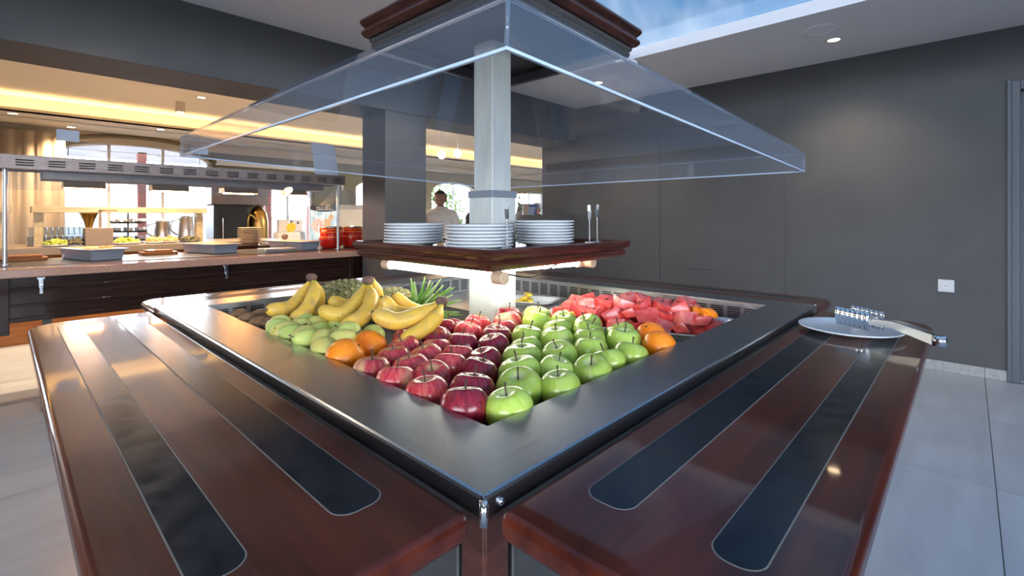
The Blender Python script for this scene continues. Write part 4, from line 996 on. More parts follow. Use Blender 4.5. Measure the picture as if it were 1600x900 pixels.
for za, zb_ in rows:
    gq(-.3, 2.50, zb_, zb_+.009 if zb_+.009 < GZ1-.024 else GZ1-.024)
    for i in range(n):
        x0 = -.3+i*mod
        gq(x0, x0+mod*.22, za, zb_); gq(x0+mod*.78, x0+mod, za, zb_)
g.add([(-.3, GY0, GZ1), (2.5, GY0, GZ1), (2.5, GY1, GZ1), (-.3, GY1, GZ1)], [(0, 1, 2, 3)]); g.add([(-.3, GY0, GZ0), (2.5, GY0, GZ0), (2.5, GY0+.12, GZ0), (-.3, GY0+.12, GZ0)], [(3, 2, 1, 0)])
g.add([(2.5, GY0, GZ0), (2.5, GY1, GZ0), (2.5, GY1, GZ1), (2.5, GY0, GZ1)], [(0, 1, 2, 3)]); g.add([(-.3, GY1, GZ0), (2.5, GY1, GZ0), (2.5, GY1, GZ1), (-.3, GY1, GZ1)], [(3, 2, 1, 0)])
g.build('gantry', M['gantry'], hc, solid=.002)
MB().box(-.28, 2.48, GY0+.03, GY0+.035, GZ0+.01, GZ1-.01).build('gantry_lining', M['capd'], hc)
xa, xb = onl(64, 4.95), onl(505, 4.95)
MB().box(xa, xb, 4.93, 5.13, H+.272, GZ0+.004).build('lamp_channel', M['gantry'], hc, bevel=.008)
for u0, u1 in ((98, 164), (236, 293), (348, 400), (446, 476)):
    xa, xb = onl(u0, 5.0), onl(u1, 5.0)
    o = MB().add([(xa, 4.96, H+.272), (xb, 4.96, H+.272), (xb, 5.10, H+.272), (xa, 5.10, H+.272), (xa, 4.94, H+.222), (xb, 4.94, H+.222), (xb, 5.12, H+.222), (xa, 5.12, H+.222)],
                 [(0, 1, 5, 4), (1, 2, 6, 5), (2, 3, 7, 6), (3, 0, 4, 7), (0, 3, 2, 1)]).build('heat_lamp', M['brass'], hc, solid=.002)
    MB().tube([(xa+.01, 5.03, H+.226), (xb-.01, 5.03, H+.226)], .011, 8).build('heat_element', M['heat'], o)
MB().add([(.03, 4.80, H+.336), (2.42, 4.77, H+.336), (2.42, 4.72, H+.19), (.03, 4.74, H+.19)], [(0, 1, 2, 3)]).build('sneeze_guard', M['clearglass'], hc, solid=.006)
# cards on top of the gantry
def card(u0, u1, v0, v1, yy, label, stem):
    x0, x1 = onl(u0, yy), onl(u1, yy); xm = (x0+x1)/2; Y = xm*CS+yy*SN; z1, z0 = H+(V0-v0)/FPX*Y, H+(V0-v1)/FPX*Y
    o = empty('card_stand', (xm, yy, GZ1), label, 'sign')
    MB().obox((xm, yy, (z0+z1)/2), (abs(x1-x0)/2, 0, 0), (0, .0015, .0), (0, (.05 if not stem else .005), (z1-z0)/2)).build('card', M['paper'], o)
    if stem: MB().tube([(xm, yy, GZ1), (xm, yy, z0+.01)], .003, 6).box(xm-.03, xm+.03, yy-.02, yy+.02, GZ1, GZ1+.008).build('stem', M['steel'], o)
    else: MB().box(xm-.10, xm+.10, yy-.06, yy+.02, GZ1, GZ1+.006).build('foot', M['clearglass'], o)
card(88, 124, 203, 221, 4.9, 'small blue-grey card on a stem on the left part of the gantry', True)
card(298, 325, 231, 241, 4.9, 'small blue-grey card on a stem mid gantry, behind the canopy tip', True)
card(489, 526, 224, 275, 4.92, 'tall pale card standing at the right end of the gantry', False)
# dishes on the counter
def dish(nx, ny, h, label, food, wr=.20, wl=.48, th=math.radians(16)):
    ux, uy = Vector((math.cos(th), math.sin(th), 0)), Vector((-math.sin(th), math.cos(th), 0))
    c = Vector((nx, ny, CT+.005))+ux*wr/2+uy*wl/2; o = empty('oven_dish', c, label, 'dish', 'deep oven dishes on the hot counter', th)
    g = MB(); vs = []; R4 = [(1.0, 0), (1.12, h-.012), (1.30, h-.010), (1.30, h), (1.08, h), (.98, .008), (.01, .008)]
    for s_, z_ in [(.01, 0)]+R4:
        e_ = (s_-1)*.1 if s_ > .5 else -.09
        hx, hy = wr/2+e_, wl/2+e_*1.5; vs += [(-hx, -hy, z_), (hx, -hy, z_), (hx, hy, z_), (-hx, hy, z_)]
    g.add(vs, [(i*4+j, i*4+(j+1) % 4, i*4+4+(j+1) % 4, i*4+4+j) for i in range(len(R4)) for j in range(4)])
    g.build('dish_body', M['dish'], o, bevel=.003, local=True)
    f_ = MB().box(-wr/2+.004, wr/2-.004, -wl/2+.004, wl/2-.004, h-.03, h+.003).build('baked_food', M[food], o, bevel=.01, local=True)
    tag(f_, None, None, None, 'stuff'); return c
dish(.472, 4.876, .088, 'leftmost deep grey-blue oven dish near the left gantry post', 'food')
dish(1.334, 4.983, .088, 'middle deep grey-blue oven dish on the hot counter', 'food')
dish(2.09, 4.92, .088, 'rightmost deep grey-blue oven dish near the red pots', 'food')
for k in range(2):
    c = PX(0, 0, 0); x, yy = .55+k*.05, 5.0+.06*k
    o = MB().lathe([(.0001, 0), (.022, .002), (.026, .012), (.018, .024), (.0001, .028)], 12, (x, yy, CT+.085)).build('fritter', M['carrot'], None, smooth=True)
    tag(o, '%s orange fritter lying on top of the leftmost oven dish' % ('left' if k == 0 else 'right'), 'food')
for xx, yy, nm in ((.12, 5.36, 'left'), (.98, 5.36, 'right')):
    o = MB().prism(rrect(xx-.13, xx+.13, yy-.12, yy+.12, .02), CT+.004, CT+.028).prism(rrect(xx-.10, xx+.10, yy-.09, yy+.09, .02), CT+.028, CT+.044).build('carving_board', M['wooda'], None, bevel=.004); tag(o, 'small amber wooden board on the hot counter, %s one' % nm, 'board')
bx = MB().box(1.70, 1.98, 4.80, 5.0, CT+.004, CT+.040).build('glass_warmer', M['steel'], None, bevel=.004); tag(bx, 'low steel warmer between middle and right oven dishes', 'warmer')
hk = MB().tube(bez([Vector((1.70, 4.95, CT+.085)), Vector((1.69, 4.92, CT+.070)), Vector((1.78, 4.96, CT+.066)), Vector((1.95, 5.0, CT+.070))], 14), .004, 6).build('serving_spoon', M['chrome'], None, smooth=True); tag(hk, 'bent steel serving utensil above the low warmer', 'utensil')
# red pots at the right end
def pot(x, yy, r, h, label):
    o = empty('red_pot', (x, yy, CT), label, 'pot')
    MB().lathe([(.0001, .004), (r*.74, .004), (r*.95, .035), (r, h*.5), (r, h), (r-.006, h), (r-.006, h*.5), (.0001, .02)], 28, (x, yy, CT)).build('pot_body', M['redpot'], o, smooth=True)
    for f in (.93, .80, .56): MB().lathe([(r*1.0, h*f-.006), (r*1.012, h*f-.005), (r*1.012, h*f+.005), (r*1.0, h*f+.006)], 28, (x, yy, CT)).build('orange_band', M['potband'], o, smooth=True)
    MB().lathe([(r*1.02, h), (r*1.04, h+.006), (r*1.0, h+.014), (r*.9, h+.010), (r*.9, h)], 28, (x, yy, CT)).build('rim', M['chrome'], o, smooth=True)
pot(2.46, 5.04, .12, .225, 'round red pot with orange bands left of the gantry post'); pot(2.72, 5.06, .12, .225, 'round red pot at the counter end beside the grey pillar')
# clear dome cover over the pots
dm = MB(); c = Vector((2.62, 5.08, 0)); vs = []
for (hx, hy, z_) in ((.20, .17, H+.085), (.19, .16, H+.13), (.07, .06, H+.30), (.01, .01, H+.305)):
    vs += [(c.x-hx, c.y-hy, z_), (c.x+hx, c.y-hy, z_), (c.x+hx, c.y+hy, z_), (c.x-hx, c.y+hy, z_)]
dm.add(vs, [(i*4+j, i*4+(j+1) % 4, i*4+4+(j+1) % 4, i*4+4+j) for i in range(3) for j in range(4)])
d_ = dm.build('food_cover', M['acryl'], None, solid=.004, origin=(c.x, c.y, H+.085)); tag(d_, 'clear plastic pyramid cover hanging above the red pots', 'cover')
MB().tube([(c.x, c.y, H+.30), (c.x, c.y, H+.40)], .006, 6).box(2.47, c.x+.02, c.y-.01, c.y+.01, H+.385, H+.40).build('hanger', M['steel'], d_)

# ------------------------------------------------------------------ salad counter further back
SCX0, SCX1, SCY = -1.6, 2.75, 7.0
sc = empty('salad_counter', (.6, 7.5, 0), 'long brown salad counter behind the hot counter', 'counter')
MB().box(SCX0, SCX1, SCY, 8.0, .92, 1.0).build('counter_top', M['counter'], sc, bevel=.005)
MB().box(SCX0+.05, SCX1-.05, SCY+.1, 7.95, 0, .92).build('counter_body', M['wooda'], sc)
for a, b in ((-1.4, .075), (.2136, 1.836)):
    o = MB().box(a, b, 7.2, 7.5, H+.045, H+.115).build('upper_shelf', M['woodl'], sc, bevel=.005)
    for q in (a+.06, b-.06): MB().box(q-.035, q+.035, 7.28, 7.40, 1.0, H+.045).build('shelf_post', M['woodl'], sc)
def on2(u, yy=7.3): return onl(u, yy)
# rows of upturned drinking glasses
gp = MB().lathe([(.028, 0), (.034, .10), (.031, .10), (.026, .006), (.0001, .006)], 14).build('drinking_glass', M['clearglass'], None, local=True, smooth=True)
k = 0
for row in range(2):
    for i in range(10):
        x = on2(48+i*8.8, 7.55+row*.12); k += 1
        use(gp, (x, 7.55+row*.12, 1.0), (0, 0, 0), 1, 'clear drinking glass, %s from the left in the %s row on the salad counter' % (ORD[i], ('front', 'back')[row]), 'glass', 'drinking glasses on the salad counter')
for row in range(1):
    for i in range(10):
        use(gp, (on2(50+i*8.8, 7.6), 7.6, 1.104), (0, 0, 0), 1, 'clear drinking glass stacked on top of the others, %s from the left' % ORD[i], 'glass', 'drinking glasses stacked on top')
# metal dispenser box with T handle
x = on2(157, 7.12); o = empty('cutlery_box', (x, 7.15, 1.0), 'square brown metal box with a T handle on the salad counter', 'box')
MB().box(x-.14, x+.10, 7.02, 7.26, 1.0, 1.20).build('box_body', M['counter'], o, bevel=.006)
MB().box(x-.012, x+.012, 7.13, 7.155, 1.20, 1.40).box(x-.012, x+.15, 7.13, 7.155, 1.385, 1.40).build('handle', M['counter'], o)
x = on2(139, 7.5); o = empty('flower_vase', (x, 7.5, 1.0), 'flared metal vase behind the brown metal box', 'vase')
MB().lathe([(.03, 0), (.032, .2), (.05, .28), (.085, .36), (.11, .37), (.08, .355), (.045, .27), (.0001, .25)], 16, (x, 7.5, 1.0)).build('vase_body', M['brass'], o, smooth=True)
# tiered black tray stand
x = on2(200, 7.7); o = empty('tiered_stand', (x, 7.7, 1.0), 'tiered stand of dark trays with small cups', 'stand')
for k, z_ in enumerate((.02, .13, .24)):
    MB().lathe([(.0001, 0), (.21-.02*k, 0), (.22-.02*k, .02), (.21-.02*k, .02), (.0001, .008)], 24, (x, 7.7, 1.0+z_)).build('tier', M['blackp'], o)
    for j in range(8):
        a = j*math.pi/4; MB().lathe([(.022, 0), (.032, .05), (.028, .05), (.02, .005)], 10, (x+.155*math.cos(a), 7.7+.155*math.sin(a), 1.008+z_)).build('cup', M['china'], o, smooth=True)
MB().tube([(x, 7.7, 1.0), (x, 7.7, 1.40)], .01, 8).build('stem', M['chrome'], o)
# steel jugs
def jug(u, yy, h, r, label):
    x = on2(u, yy); o = empty('steel_jug', (x, yy, 1.0), label, 'jug')
    MB().lathe([(.0001, .004), (r, .004), (r*.96, h*.2), (r*.7, h*.92), (r*.86, h), (r*.82, h), (r*.66, h*.9), (.0001, h*.9)], 20, (x, yy, 1.0)).build('jug_body', M['steel'], o, smooth=True)
    MB().lathe([(.0001, h+.04), (r*.1, h+.035), (r*.14, h+.01), (r*.7, h-.01)], 14, (x, yy, 1.0)).build('lid', M['steel'], o, smooth=True)
    MB().tube(bez([Vector((x-r*.72, yy, 1.0+h*.88)), Vector((x-r*1.5, yy, 1.0+h*.8)), Vector((x-r*1.6, yy, 1.0+h*.45)), Vector((x-r*.95, yy, 1.0+h*.25))], 12), .010, 6).build('handle', M['steel'], o, smooth=True)
jug(254, 7.66, .27, .105, 'shorter steel coffee jug on the salad counter'); jug(291, 7.6, .33, .105, 'taller steel coffee jug beside the right shelf post')
def salad(u, yy, r, m, label):
    x = on2(u, yy); o = empty('salad_platter', (x, yy, 1.0), label, 'salad')
    MB().lathe([(.0001, .002), (r*.7, .002), (r, .02), (r*.97, .024), (r*.68, .008), (.0001, .008)], 24, (x, yy, 1.0)).build('platter', M['china'] if m != 'darkgreens' else M['clearglass'], o, smooth=True)
    g = MB(); rg3 = random.Random(int(u))
    for i in range(70):
        a = rg3.uniform(0, 6.28); d = r*.8*math.sqrt(rg3.random()); q = Vector((x+d*math.cos(a), yy+d*math.sin(a), 1.012+.06*(1-(d/r)**2)*rg3.uniform(.5, 1.1)))
        e1 = Vector((rg3.gauss(0, 1), rg3.gauss(0, 1), rg3.gauss(0, .5))).normalized()*.022; e2 = e1.cross(Vector((rg3.gauss(0, 1), rg3.gauss(0, 1), 1))).normalized()*.014; e3 = e1.cross(e2).normalized()*.006
        g.obox(q, e1, e2, e3)
    f_ = g.build('salad_pieces', M[m], o); f_['kind'] = 'stuff'
salad(88, 7.14, .125, 'salad', 'green and orange salad platter left of the brown metal box'); salad(119, 7.12, .11, 'darkgreens', 'dark leaf salad beside the brown metal box'); salad(197, 7.14, .14, 'salad', 'yellow-green salad platter right of the brown metal box')
salad(241, 7.13, .105, 'carrot', 'orange carrot salad platter in front of the shorter jug'); salad(266, 7.14, .095, 'carrot', 'pale and red mixed salad platter between the jugs'); salad(297, 7.14, .13, 'darkgreens', 'dark mixed salad bowl in front of the taller jug')
# plate stack on salad counter's right end
x = on2(391, 6.6)
pk = MB().lathe([(.0001, .001), (.09, .001), (.145, .016), (.14, .018), (.085, .006), (.0001, .006)], 28).build('side_plate', M['beige'], None, local=True, smooth=True)
cb = empty('plate_table', (x, 6.6, 0), 'dark serving table carrying the beige plate stack', 'table')
MB().box(x-.55, x+1.05, 6.2, 6.95, .93, .985).build('table_top', M['woodd'], cb, bevel=.004); 
for dx in (-.5, 1.0):
    for dy in (6.25, 6.9): MB().box(x+dx-.03, x+dx+.03, dy-.03, dy+.03, 0, .93).build('leg', M['woodd'], cb)
for k in range(10):
    use(pk, (x, 6.6, .985+k*.0205), (0, 0, k), 1, 'beige plate, %s in the stack on the dark table' % ('topmost' if k == 9 else ('lowest' if k == 0 else ORD[9-k]+' from the top')), 'plate', 'beige plates on the dark table')
# black fridge, hood and brass door handle by the window wall
fz = empty('black_refrigerator', (onl(359, 9.2), 9.25, 0), 'tall glossy black refrigerator by the window wall', 'refrigerator')
xa, xb = onl(334, 9.0), onl(386, 9.0)
MB().box(xa, xb, 9.0, 9.45, 0, 1.52).build('cabinet', M['blackp'], fz, bevel=.01); MB().box(xa+.02, xb-.02, 8.975, 9.0, .08, 1.50).build('door', M['blackp'], fz, bevel=.006)
MB().tube([(xa+.12, 8.95, .95), (xa+.12, 8.95, 1.3)], .012, 8).build('handle', M['chrome'], fz)
MB().box(xa-.02, xb+.36, 9.05, 9.45, 1.525, 1.86).build('hood', M['gantry'], None, bevel=.01)
hd = bpy.data.objects['hood']; tag(hd, 'grey metal hood above the black refrigerator', 'hood')
x = onl(402, 9.1); br = empty('brass_cooler', (x, 9.2, 0), 'tall brass urn right of the black refrigerator', 'urn')
MB().lathe([(.0001, 0), (.15, 0), (.16, .05), (.16, 1.25), (.13, 1.4), (.06, 1.5), (.0001, 1.52)], 24, (x+.05, 9.2, 0)).build('urn_body', M['brass'], br, smooth=True)
MB().tube(bez([Vector((x-.17, 9.05, .95)), Vector((x-.18, 9.02, 1.25)), Vector((x-.14, 9.02, 1.36)), Vector((x-.02, 9.05, 1.25))], 12), .02, 8).build('tap', M['brass'], br, smooth=True)
# white-clothed table with boxes and a round yellow sign
x = onl(452, 8.6); tb2 = empty('clothed_table', (x, 8.6, 0), 'small round table under a white cloth before the window', 'table')
vs = []; g = MB(); n = 40
g.lathe([(.34, 0), (.30, .5), (.25, 1.02), (.24, 1.06), (.0001, 1.062)], n, (x, 8.6, 0), mod=lambda r, z, th, t: (r*(1+.06*math.sin(9*th)*(1-t)), z)); g.build('tablecloth', M['linen'], tb2, smooth=True)
MB().tube([(x, 8.6, 0), (x, 8.6, 1.03)], .04, 8).build('pedestal', M['woodd'], tb2)
b1 = MB().box(x-.20, x-.04, 8.52, 8.62, 1.065, 1.27).build('paper_box', M['paperw'], None, bevel=.003); tag(b1, 'left white carton on the clothed table', 'box')
b2 = MB().box(x+.02, x+.19, 8.50, 8.64, 1.065, 1.27).build('paper_box', M['paperw'], None, bevel=.003); tag(b2, 'right white carton with a blue mark on the clothed table', 'box')
MB().box(x+.09, x+.125, 8.496, 8.50, 1.20, 1.235).build('blue_mark', M['bluecard'], b2)
g = MB().lathe([(.0001, -.004), (.075, -.004), (.08, 0), (.075, .004), (.0001, .004)], 24); g.xf(Matrix.Translation((x-.055, 8.38, 1.142)) @ Matrix.Rotation(math.pi/2+.12, 4, 'X'))
ys = g.build('round_sign', M['yellow'], None); tag(ys, 'round yellow sign standing in front of the white cartons', 'sign')
MB().box(x-.075, x-.065, 8.372, 8.376, 1.17, 1.19).build('dark_mark', M['bantip'], ys)
# ladle holder and red utensil standing on the counter behind dishes
x = onl(446, 5.45); o = MB().lathe([(.03, 0), (.024, .04), (.02, .10), (.034, .12), (.034, .145), (.0001, .16)], 14, (x, 5.47, CT)).build('pepper_mill', M['counter'], None, smooth=True); tag(o, 'brown pepper mill behind the rightmost oven dish', 'mill')
o = MB().tube([(x+.05, 5.48, CT+.008), (x+.13, 5.5, CT+.012)], .010, 8).build('red_tongs', M['redpot'], None); tag(o, 'red handled utensil lying beside the pepper mill', 'utensil')
# poster stand
xa, xb = onl(485, 8.0), onl(529, 8.0); xm = (xa+xb)/2; Yp = xm*CS+8*SN; z1, z0 = H+(V0-322)/FPX*Yp, .08
po = empty('poster_stand', (xm, 8.0, 0), 'blue and black upright poster stand behind the red pots', 'poster')
M['posterblue'] = mat('poster_sky', (.25, .45, .65), .4, col2=(.6, .72, .82), scale=(6, 6, 3), nscale=2); M['posterred'] = mat('poster_pink', (.55, .25, .25), .4, col2=(.75, .6, .6), nscale=4)
MB().box(xa, xb, 8.0, 8.02, z0, z1).build('poster_sheet', M['posterblue'], po)
g = MB(); hh = (z1-1.2)
zs = z1-.012
pts = [(xa, zs+.012), (xb, zs+.012), (xb, zs-.055)]+[(xb+(xa-xb)*i/10, zs-.055-.03*math.sin(math.pi*i/10)) for i in range(1, 10)]+[(xa, zs-.05)]
n = len(pts); g.add([(p_[0], 7.996, p_[1]) for p_ in pts]+[(p_[0], 7.999, p_[1]) for p_ in pts], [tuple(range(n)), tuple(reversed(range(n, 2*n)))]+[(i, i+n, (i+1) % n+n, (i+1) % n) for i in range(n)])
g.build('black_banner', M['blackp'], po)
def text(body, loc, size, m, parent, rot, name='lettering', align='LEFT'):
    cu = bpy.data.curves.new(name, 'FONT'); cu.body = body; cu.size = size; cu.extrude = .0006; cu.align_x = align; cu.resolution_u = 2
    cu.materials.append(m); o = bpy.data.objects.new(name, cu); COL.objects.link(o); dg = bpy.context.evaluated_depsgraph_get(); dg.update(); me = bpy.data.meshes.new_from_object(o.evaluated_get(dg)); bpy.data.objects.remove(o)
    o = bpy.data.objects.new(name, me); COL.objects.link(o); o.rotation_euler = rot; o['kind'] = 'stuff'
    if parent is not None: o.parent = parent; o.location = Vector(loc)-wpos(parent)
    else: o.location = loc
    return o
text('Made to Order', (xa+.10, 7.994, zs-.022), .030, M['paperw'], po, (math.pi/2, 0, 0)); text('Sandwiches with Cheese', (xa+.10, 7.994, zs-.056), .030, M['paperw'], po, (math.pi/2, 0, 0))
g = MB().lathe([(.0001, 0), (.115, 0), (.115, .003), (.0001, .003)], 28); g.xf(Matrix.Translation((xa+.13, 7.999, z1-.33)) @ Matrix.Rotation(math.pi/2, 4, 'X')); g.build('round_picture', M['posterred'], po)
g = MB(); g.box(xa+.24, xa+.36, 7.996, 7.999, z1-.50, z1-.22); g.lathe([(.0001, 0), (.05, 0), (.05, .003), (.0001, .003)], 16); g.xf(Matrix.Translation((xa+.36, 7.998, z1-.19)) @ Matrix.Rotation(math.pi/2, 4, 'X'), len(g.v)-64); g.build('printed_figure', M['beige'], po)
MB().box(xa, xb, 7.9, 8.1, 0, .06).build('foot', M['blackp'], po)
struct(MB().box(onl(530, 8.6), onl(530, 8.6)+1.4, 8.6, 8.7, 0, 1.55).build('wall_partition', M['cream']))
# white low cabinet far behind the island, seen below the shelf
x = 3.45; o = empty('white_cabinet', (x, 5.8, 0), 'low white cabinet behind the island, right of the pillar', 'cabinet')
MB().box(x-.38, x+.5, 5.6, 6.0, .0, .80).build('cabinet_body', M['linen'], o, bevel=.004); MB().box(x-.40, x+.52, 5.58, 6.02, .80, .83).build('cabinet_top', M['china'], o, bevel=.004)
MB().box(x-.36, x+.05, 5.585, 5.6, .08, .76).build('door', M['linen'], o, bevel=.003); MB().box(x+.07, x+.48, 5.585, 5.6, .08, .76).build('door', M['linen'], o, bevel=.003)
# menu basket near the end of the right wall
bq = P(815, 352, 7.35); o = empty('menu_basket', (bq.x, bq.y, H-.16), 'dark wicker basket before the low grey wall', 'basket')
st = MB().box(bq.x-.25, bq.x+.25, bq.y-.2, bq.y+.2, 0, H-.16).build('side_table', M['woodd'], None); tag(st, 'dark side table under the menu basket', 'table')
g = MB()
for i in range(12):
    a = 2*math.pi*i/12; g.box(bq.x+.13*math.cos(a)-.012, bq.x+.13*math.cos(a)+.012, bq.y+.10*math.sin(a)-.012, bq.y+.10*math.sin(a)+.012, H-.16, H-.06)
g.build('basket_staves', M['wicker'], o)['kind'] = 'stuff'
MB().lathe([(.0001, 0), (.12, 0), (.12, .01), (.0001, .01)], 16, (bq.x, bq.y, H-.16)).build('basket_base', M['wicker'], o); MB().lathe([(.135, .09), (.15, .095), (.15, .105), (.135, .11)], 20, (bq.x, bq.y, H-.16)).build('basket_rim', M['wicker'], o, smooth=True)
rtv = Vector((SN, -CS, 0))
for u, m, lb, dY in ((815, 'beige', 'beige menu folder standing in the wicker basket', 0), (829, 'bluecard', 'dark blue menu folder standing beside the beige one', .05)):
    q = P(u, 333, 7.3+dY); ax = rtv*.085; az = Vector((0, 0, .14))+rtv*.035
    o = MB().obox(q, ax, Vector((CS, SN, 0))*.008, az).build('menu_folder', M[m]); tag(o, lb, 'menu')
    if m == 'bluecard':
        g = MB()
        for k in range(4): g.obox(q-fw*.010+az*(.55-.22*k), ax*.6, fw*.001, (0, 0, .007))
        g.build('printed_lines', M['paper'], o)
# bouquet
q = P(812, 318, 7.1); bo = empty('bouquet', (q.x, q.y, H-.05), 'red flower bouquet with dark leaves right of the post', 'flowers')
for k in range(9):
    a = k*.7; g = MB(); c = q+Vector((.07*math.cos(a), .07*math.sin(a), .10+.05*math.sin(k*1.7)))
    for j in range(8):
        b_ = j*math.pi/4; e1 = Vector((math.cos(b_), math.sin(b_), .5))*.03; e2 = Vector((-math.sin(b_), math.cos(b_), 0))*.018; g.add([c, c+e1*.6-e2, c+e1*1.2, c+e1*.6+e2], [(0, 1, 2, 3)])
    g.build('flower', M['petal'], bo)
for k in range(22):
    a = rg.uniform(0, 6.28); e1 = Vector((math.cos(a), math.sin(a), rg.uniform(-.4, .8))).normalized()*.10; e2 = e1.cross(Vector((0, 0, 1))).normalized()*.018; c = q+Vector((0, 0, rg.uniform(-.12, .06)))
    MB().add([c, c+e1*.5-e2, c+e1, c+e1*.5+e2], [(0, 1, 2, 3)]).build('bouquet_leaf', M['foliage'], bo)
MB().tube([q-Vector((0, 0, .35)), q+Vector((0, 0, .05))], [.05, .06], 12).build('vase', M['clearglass'], bo); WP

# ------------------------------------------------------------------ people
def skin_mesh(pts, edges, radii, root, sub=2):
    me = bpy.data.meshes.new('sk'); me.from_pydata([Vector(p) for p in pts], edges, []); o = bpy.data.objects.new('sk', me); COL.objects.link(o)
    o.modifiers.new('k', 'SKIN'); 
    for i, r in enumerate(radii): me.skin_vertices[0].data[i].radius = r if hasattr(r, '__len__') else (r, r); me.skin_vertices[0].data[i].use_root = (i == root)
    s_ = o.modifiers.new('u', 'SUBSURF'); s_.levels = sub; s_.render_levels = sub
    dg = bpy.context.evaluated_depsgraph_get(); dg.update(); ev = o.evaluated_get(dg); m2 = bpy.data.meshes.new_from_object(ev)
    v = [tuple(p.co) for p in m2.vertices]; f = [tuple(p.vertices) for p in m2.polygons]
    bpy.data.objects.remove(o); return v, f
def head_mesh(c, s=1.0):
    g = MB(); n = 40; k = 36; vs = []
    for i in range(k+1):
        a = math.pi*i/k; z = -math.cos(a); r = math.sin(a)
        for j in range(n):
            th = 2*math.pi*j/n; x = r*math.cos(th); y = r*math.sin(th)      # face looks to -y
            X = x*.077; Y_ = y*.098; Z = z*.120
            if z < -.1: X *= 1-.30*(-z-.1); Y_ *= 1-.16*(-z-.1)
            if z > 0: X *= 1+.16*z*r; Y_ *= 1+.12*z*r; Z *= 1-.09*z
            if y < 0:
                fr = max(0, -y)
                nose = math.exp(-((x/.20)**2))*math.exp(-(((z+.17)/.16)**2))*fr+.45*math.exp(-((x/.13)**2))*math.exp(-(((z-.02)/.16)**2))*fr; Y_ -= .030*nose
                for e_ in (-.38, .38): Y_ += .010*math.exp(-(((x-e_)/.17)**2))*math.exp(-(((z-.06)/.11)**2))*fr
                Y_ -= .006*math.exp(-((x/.7)**2))*math.exp(-(((z-.26)/.08)**2))*fr
                Y_ -= .007*math.exp(-((x/.28)**2))*math.exp(-(((z+.50)/.07)**2))*fr-.004*math.exp(-((x/.3)**2))*math.exp(-(((z+.43)/.025)**2))*fr
                Y_ -= .010*math.exp(-((x/.3)**2))*math.exp(-(((z+.82)/.14)**2))*fr
            vs.append(Vector((X, Y_, Z))*s+Vector(c))
    g.add(vs, [(i*n+j, i*n+(j+1) % n, (i+1)*n+(j+1) % n, (i+1)*n+j) for i in range(k) for j in range(n)])
    for sx in (-1, 1):
        vv = []; c2 = Vector(c)+Vector((sx*.078, .012, -.005))*s
        g.lathe([(.0001, -.032), (.010, -.026), (.012, -.005), (.015, .016), (.010, .030), (.0001, .033)], 8, c2)
    return g
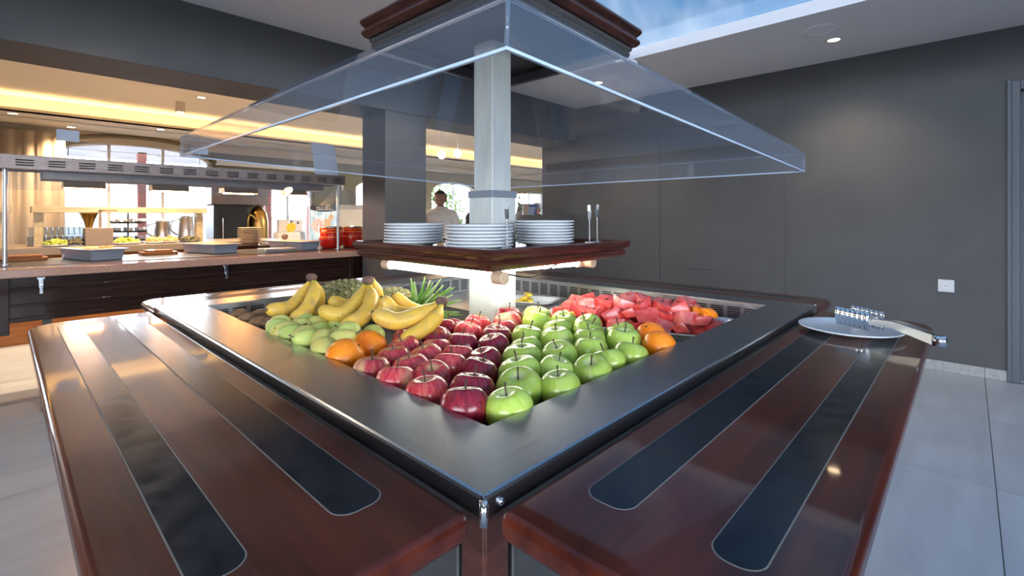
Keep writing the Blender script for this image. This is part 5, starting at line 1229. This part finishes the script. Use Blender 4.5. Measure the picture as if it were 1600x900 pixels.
def person(loc, face, label, hairm, shirtm, height=1.70, vest=None, arms='down'):
    k = height/1.75; o = empty('person', loc, label, 'person', rz=face)
    def V(*p): return tuple(q*k for q in p)
    el = (.27, .03, 1.12); wr = (.27, -.10, .90)
    if arms == 'fold': el = (.26, .02, 1.12); wr = (.10, -.24, 1.06)
    pts = [V(0, 0, .96), V(0, 0, 1.12), V(0, -.005, 1.30), V(0, 0, 1.42), V(0, 0, 1.50), V(0, -.01, 1.58)]
    ed = [(0, 1), (1, 2), (2, 3), (3, 4), (4, 5)]; rad = [(.155, .115), (.145, .11), (.165, .12), (.13, .10), .058, .062]
    idx = 6
    for s_ in (-1, 1):
        pts += [V(s_*.17, .01, 1.415), V(s_*el[0], el[1], el[2]), V(s_*wr[0], wr[1], wr[2]), V(s_*.10, 0, .88), V(s_*.11, -.01, .50), V(s_*.11, .02, .09), V(s_*.13, -.13, .035)]
        rad += [.062, .047, .030, .095, .062, .042, .035]
        ed += [(3, idx), (idx, idx+1), (idx+1, idx+2), (0, idx+3), (idx+3, idx+4), (idx+4, idx+5), (idx+5, idx+6)]; idx += 7
    rad = [tuple(q*k for q in (r if hasattr(r, '__len__') else (r, r))) for r in rad]
    v, f = skin_mesh(pts, ed, rad, 0); g = MB(); g.add(v, f)
    hc_ = V(0, -.015, 1.645); hm = head_mesh(hc_, k); b = len(g.v); g.v += hm.v; g.f += [tuple(i+b for i in q) for q in hm.f]; g.m += [0]*len(hm.f)
    for s_ in (-1, 1):
        w = Vector(V(s_*wr[0], wr[1], wr[2])); d = (w-Vector(V(s_*el[0], el[1], el[2]))).normalized(); sd_ = Vector((0, 1, 0)) if abs(d.y) < .7 else Vector((0, 0, 1)); sd_ = (sd_-d*sd_.dot(d)).normalized(); nn = d.cross(sd_)
        g.tube([w-d*.02, w+d*.03, w+d*.09], [.026, .034, .036], 10, sx=.55)
        for i, (off, ln) in enumerate(((-.027, .062), (-.009, .075), (.009, .070), (.026, .055))):
            a = w+d*.085+sd_*off; g.tube([a, a+d*ln*.5+nn*.006, a+d*ln*.95+nn*.020], [.0095, .0088, .007], 7)
        a = w+d*.03+sd_*-.03; g.tube([a, a-sd_*.022+d*.028, a-sd_*.028+d*.058], [.012, .0105, .008], 7)
    g.build('body', M['skin'], o, local=True, smooth=True)
    # clothes
    tp = [V(0, 0, .76)]+pts[1:4]+[V(0, .002, 1.535)]; te = [(0, 1), (1, 2), (2, 3), (3, 4)]; tr = [(.182, .140), (.168, .132), (.180, .134), (.155, .118), (.080, .082)]; ix = 5
    for s_ in (-1, 1):
        w_ = Vector(V(s_*wr[0], wr[1], wr[2])); e_ = Vector(V(s_*el[0], el[1], el[2])); tp += [V(s_*.175, .01, 1.415), tuple(e_), tuple(e_.lerp(w_, .85))]; tr += [.076, .060, .044]; te += [(3, ix), (ix, ix+1), (ix+1, ix+2)]; ix += 3
    tr = [tuple(q*k for q in (r if hasattr(r, '__len__') else (r, r))) for r in tr]
    v, f = skin_mesh(tp, te, tr, 0); MB().add(v, f).build('shirt', M[shirtm], o, local=True, smooth=True)
    co_ = MB().lathe([(.062*k, 0), (.072*k, .012*k), (.066*k, .035*k), (.058*k, .04*k), (.058*k, .0)], 18, V(0, .0, 1.495)); co_.build('collar', M[shirtm], o, local=True, smooth=True)
    lp = [V(0, 0, .95), V(0, 0, 1.12)]; le = [(0, 1)]; lr = [(.172, .134), (.152, .118)]; ix = 2
    for s_ in (-1, 1): lp += [V(s_*.10, 0, .86), V(s_*.11, -.01, .50), V(s_*.11, .02, .05)]; lr += [.108, .080, .070]; le += [(0, ix), (ix, ix+1), (ix+1, ix+2)]; ix += 3
    lr = [tuple(q*k for q in (r if hasattr(r, '__len__') else (r, r))) for r in lr]
    v, f = skin_mesh(lp, le, lr, 0); MB().add(v, f).build('trousers', M['dark'], o, local=True, smooth=True)
    hg = head_mesh(hc_, k*1.05); keep = []
    for q in hg.f[:36*40]:
        c = sum((hg.v[i] for i in q), Vector())/len(q)-Vector(hc_); c /= k
        if c.z > .062 or (c.y > .02 and c.z > -.055) or (abs(c.x) > .055 and c.y > -.02 and c.z > .0): keep.append(q)
    hh_ = MB(); hh_.v = hg.v; hh_.f = keep; hh_.m = [0]*len(keep); ho = hh_.build('hair', M[hairm], o, local=True, smooth=True, solid=.008)
    g = MB()
    for s_ in (-1, 1):
        c = Vector(hc_)+Vector((s_*.030, -.0785, .008))*k; g.lathe([(.0001, -.0065), (.008, -.004), (.011, 0), (.008, .004), (.0001, .0065)], 12, c)
    g.build('eyes', M['eye'], o, local=True, smooth=True)
    g = MB()
    for s_ in (-1, 1):
        c = Vector(hc_)+Vector((s_*.030, -.0885, .008))*k; g.lathe([(.0001, -.005), (.0045, 0), (.0001, .005)], 8, c)
        c = Vector(hc_)+Vector((s_*.031, -.0905, .031))*k; g.obox(c, (.016*k, .004*s_*k, 0), (0, .004*k, 0), (0, 0, .0028*k))
    g.build('brows_and_pupils', M['hair'], o, local=True)
    MB().obox(Vector(hc_)+Vector((0, -.092, -.056))*k, (.022*k, 0, 0), (0, .006*k, 0), (0, 0, .0035*k)).build('lips', M['posterred'], o, local=True, bevel=.003)
    for s_ in (-1, 1):
        MB().obox(Vector(V(s_*.13, -.08, .035)), (.045*k, 0, 0), (0, .13*k, 0), (0, 0, .033*k)).build('shoe', M['blackp'], o, local=True, bevel=.02)
    return o
base_face = -(math.pi/2-YAW)
q = P(688, 339, 6.2); person((q.x, q.y, 0), base_face+.05, 'man with short dark hair and white shirt standing beyond the pillar', 'hair', 'shirt', 1.655)
q = P(745, 339, 6.6); person((q.x, q.y, 0), base_face+1.2, 'grey-haired person in dark top half hidden behind the white post', 'hairg', 'dark', 1.63, arms='fold')
q = P(840, 339, 8.3); person((q.x, q.y, 0), base_face-1.0, 'grey-haired person seen behind the blue menu folder', 'hairg', 'dark', 1.56)
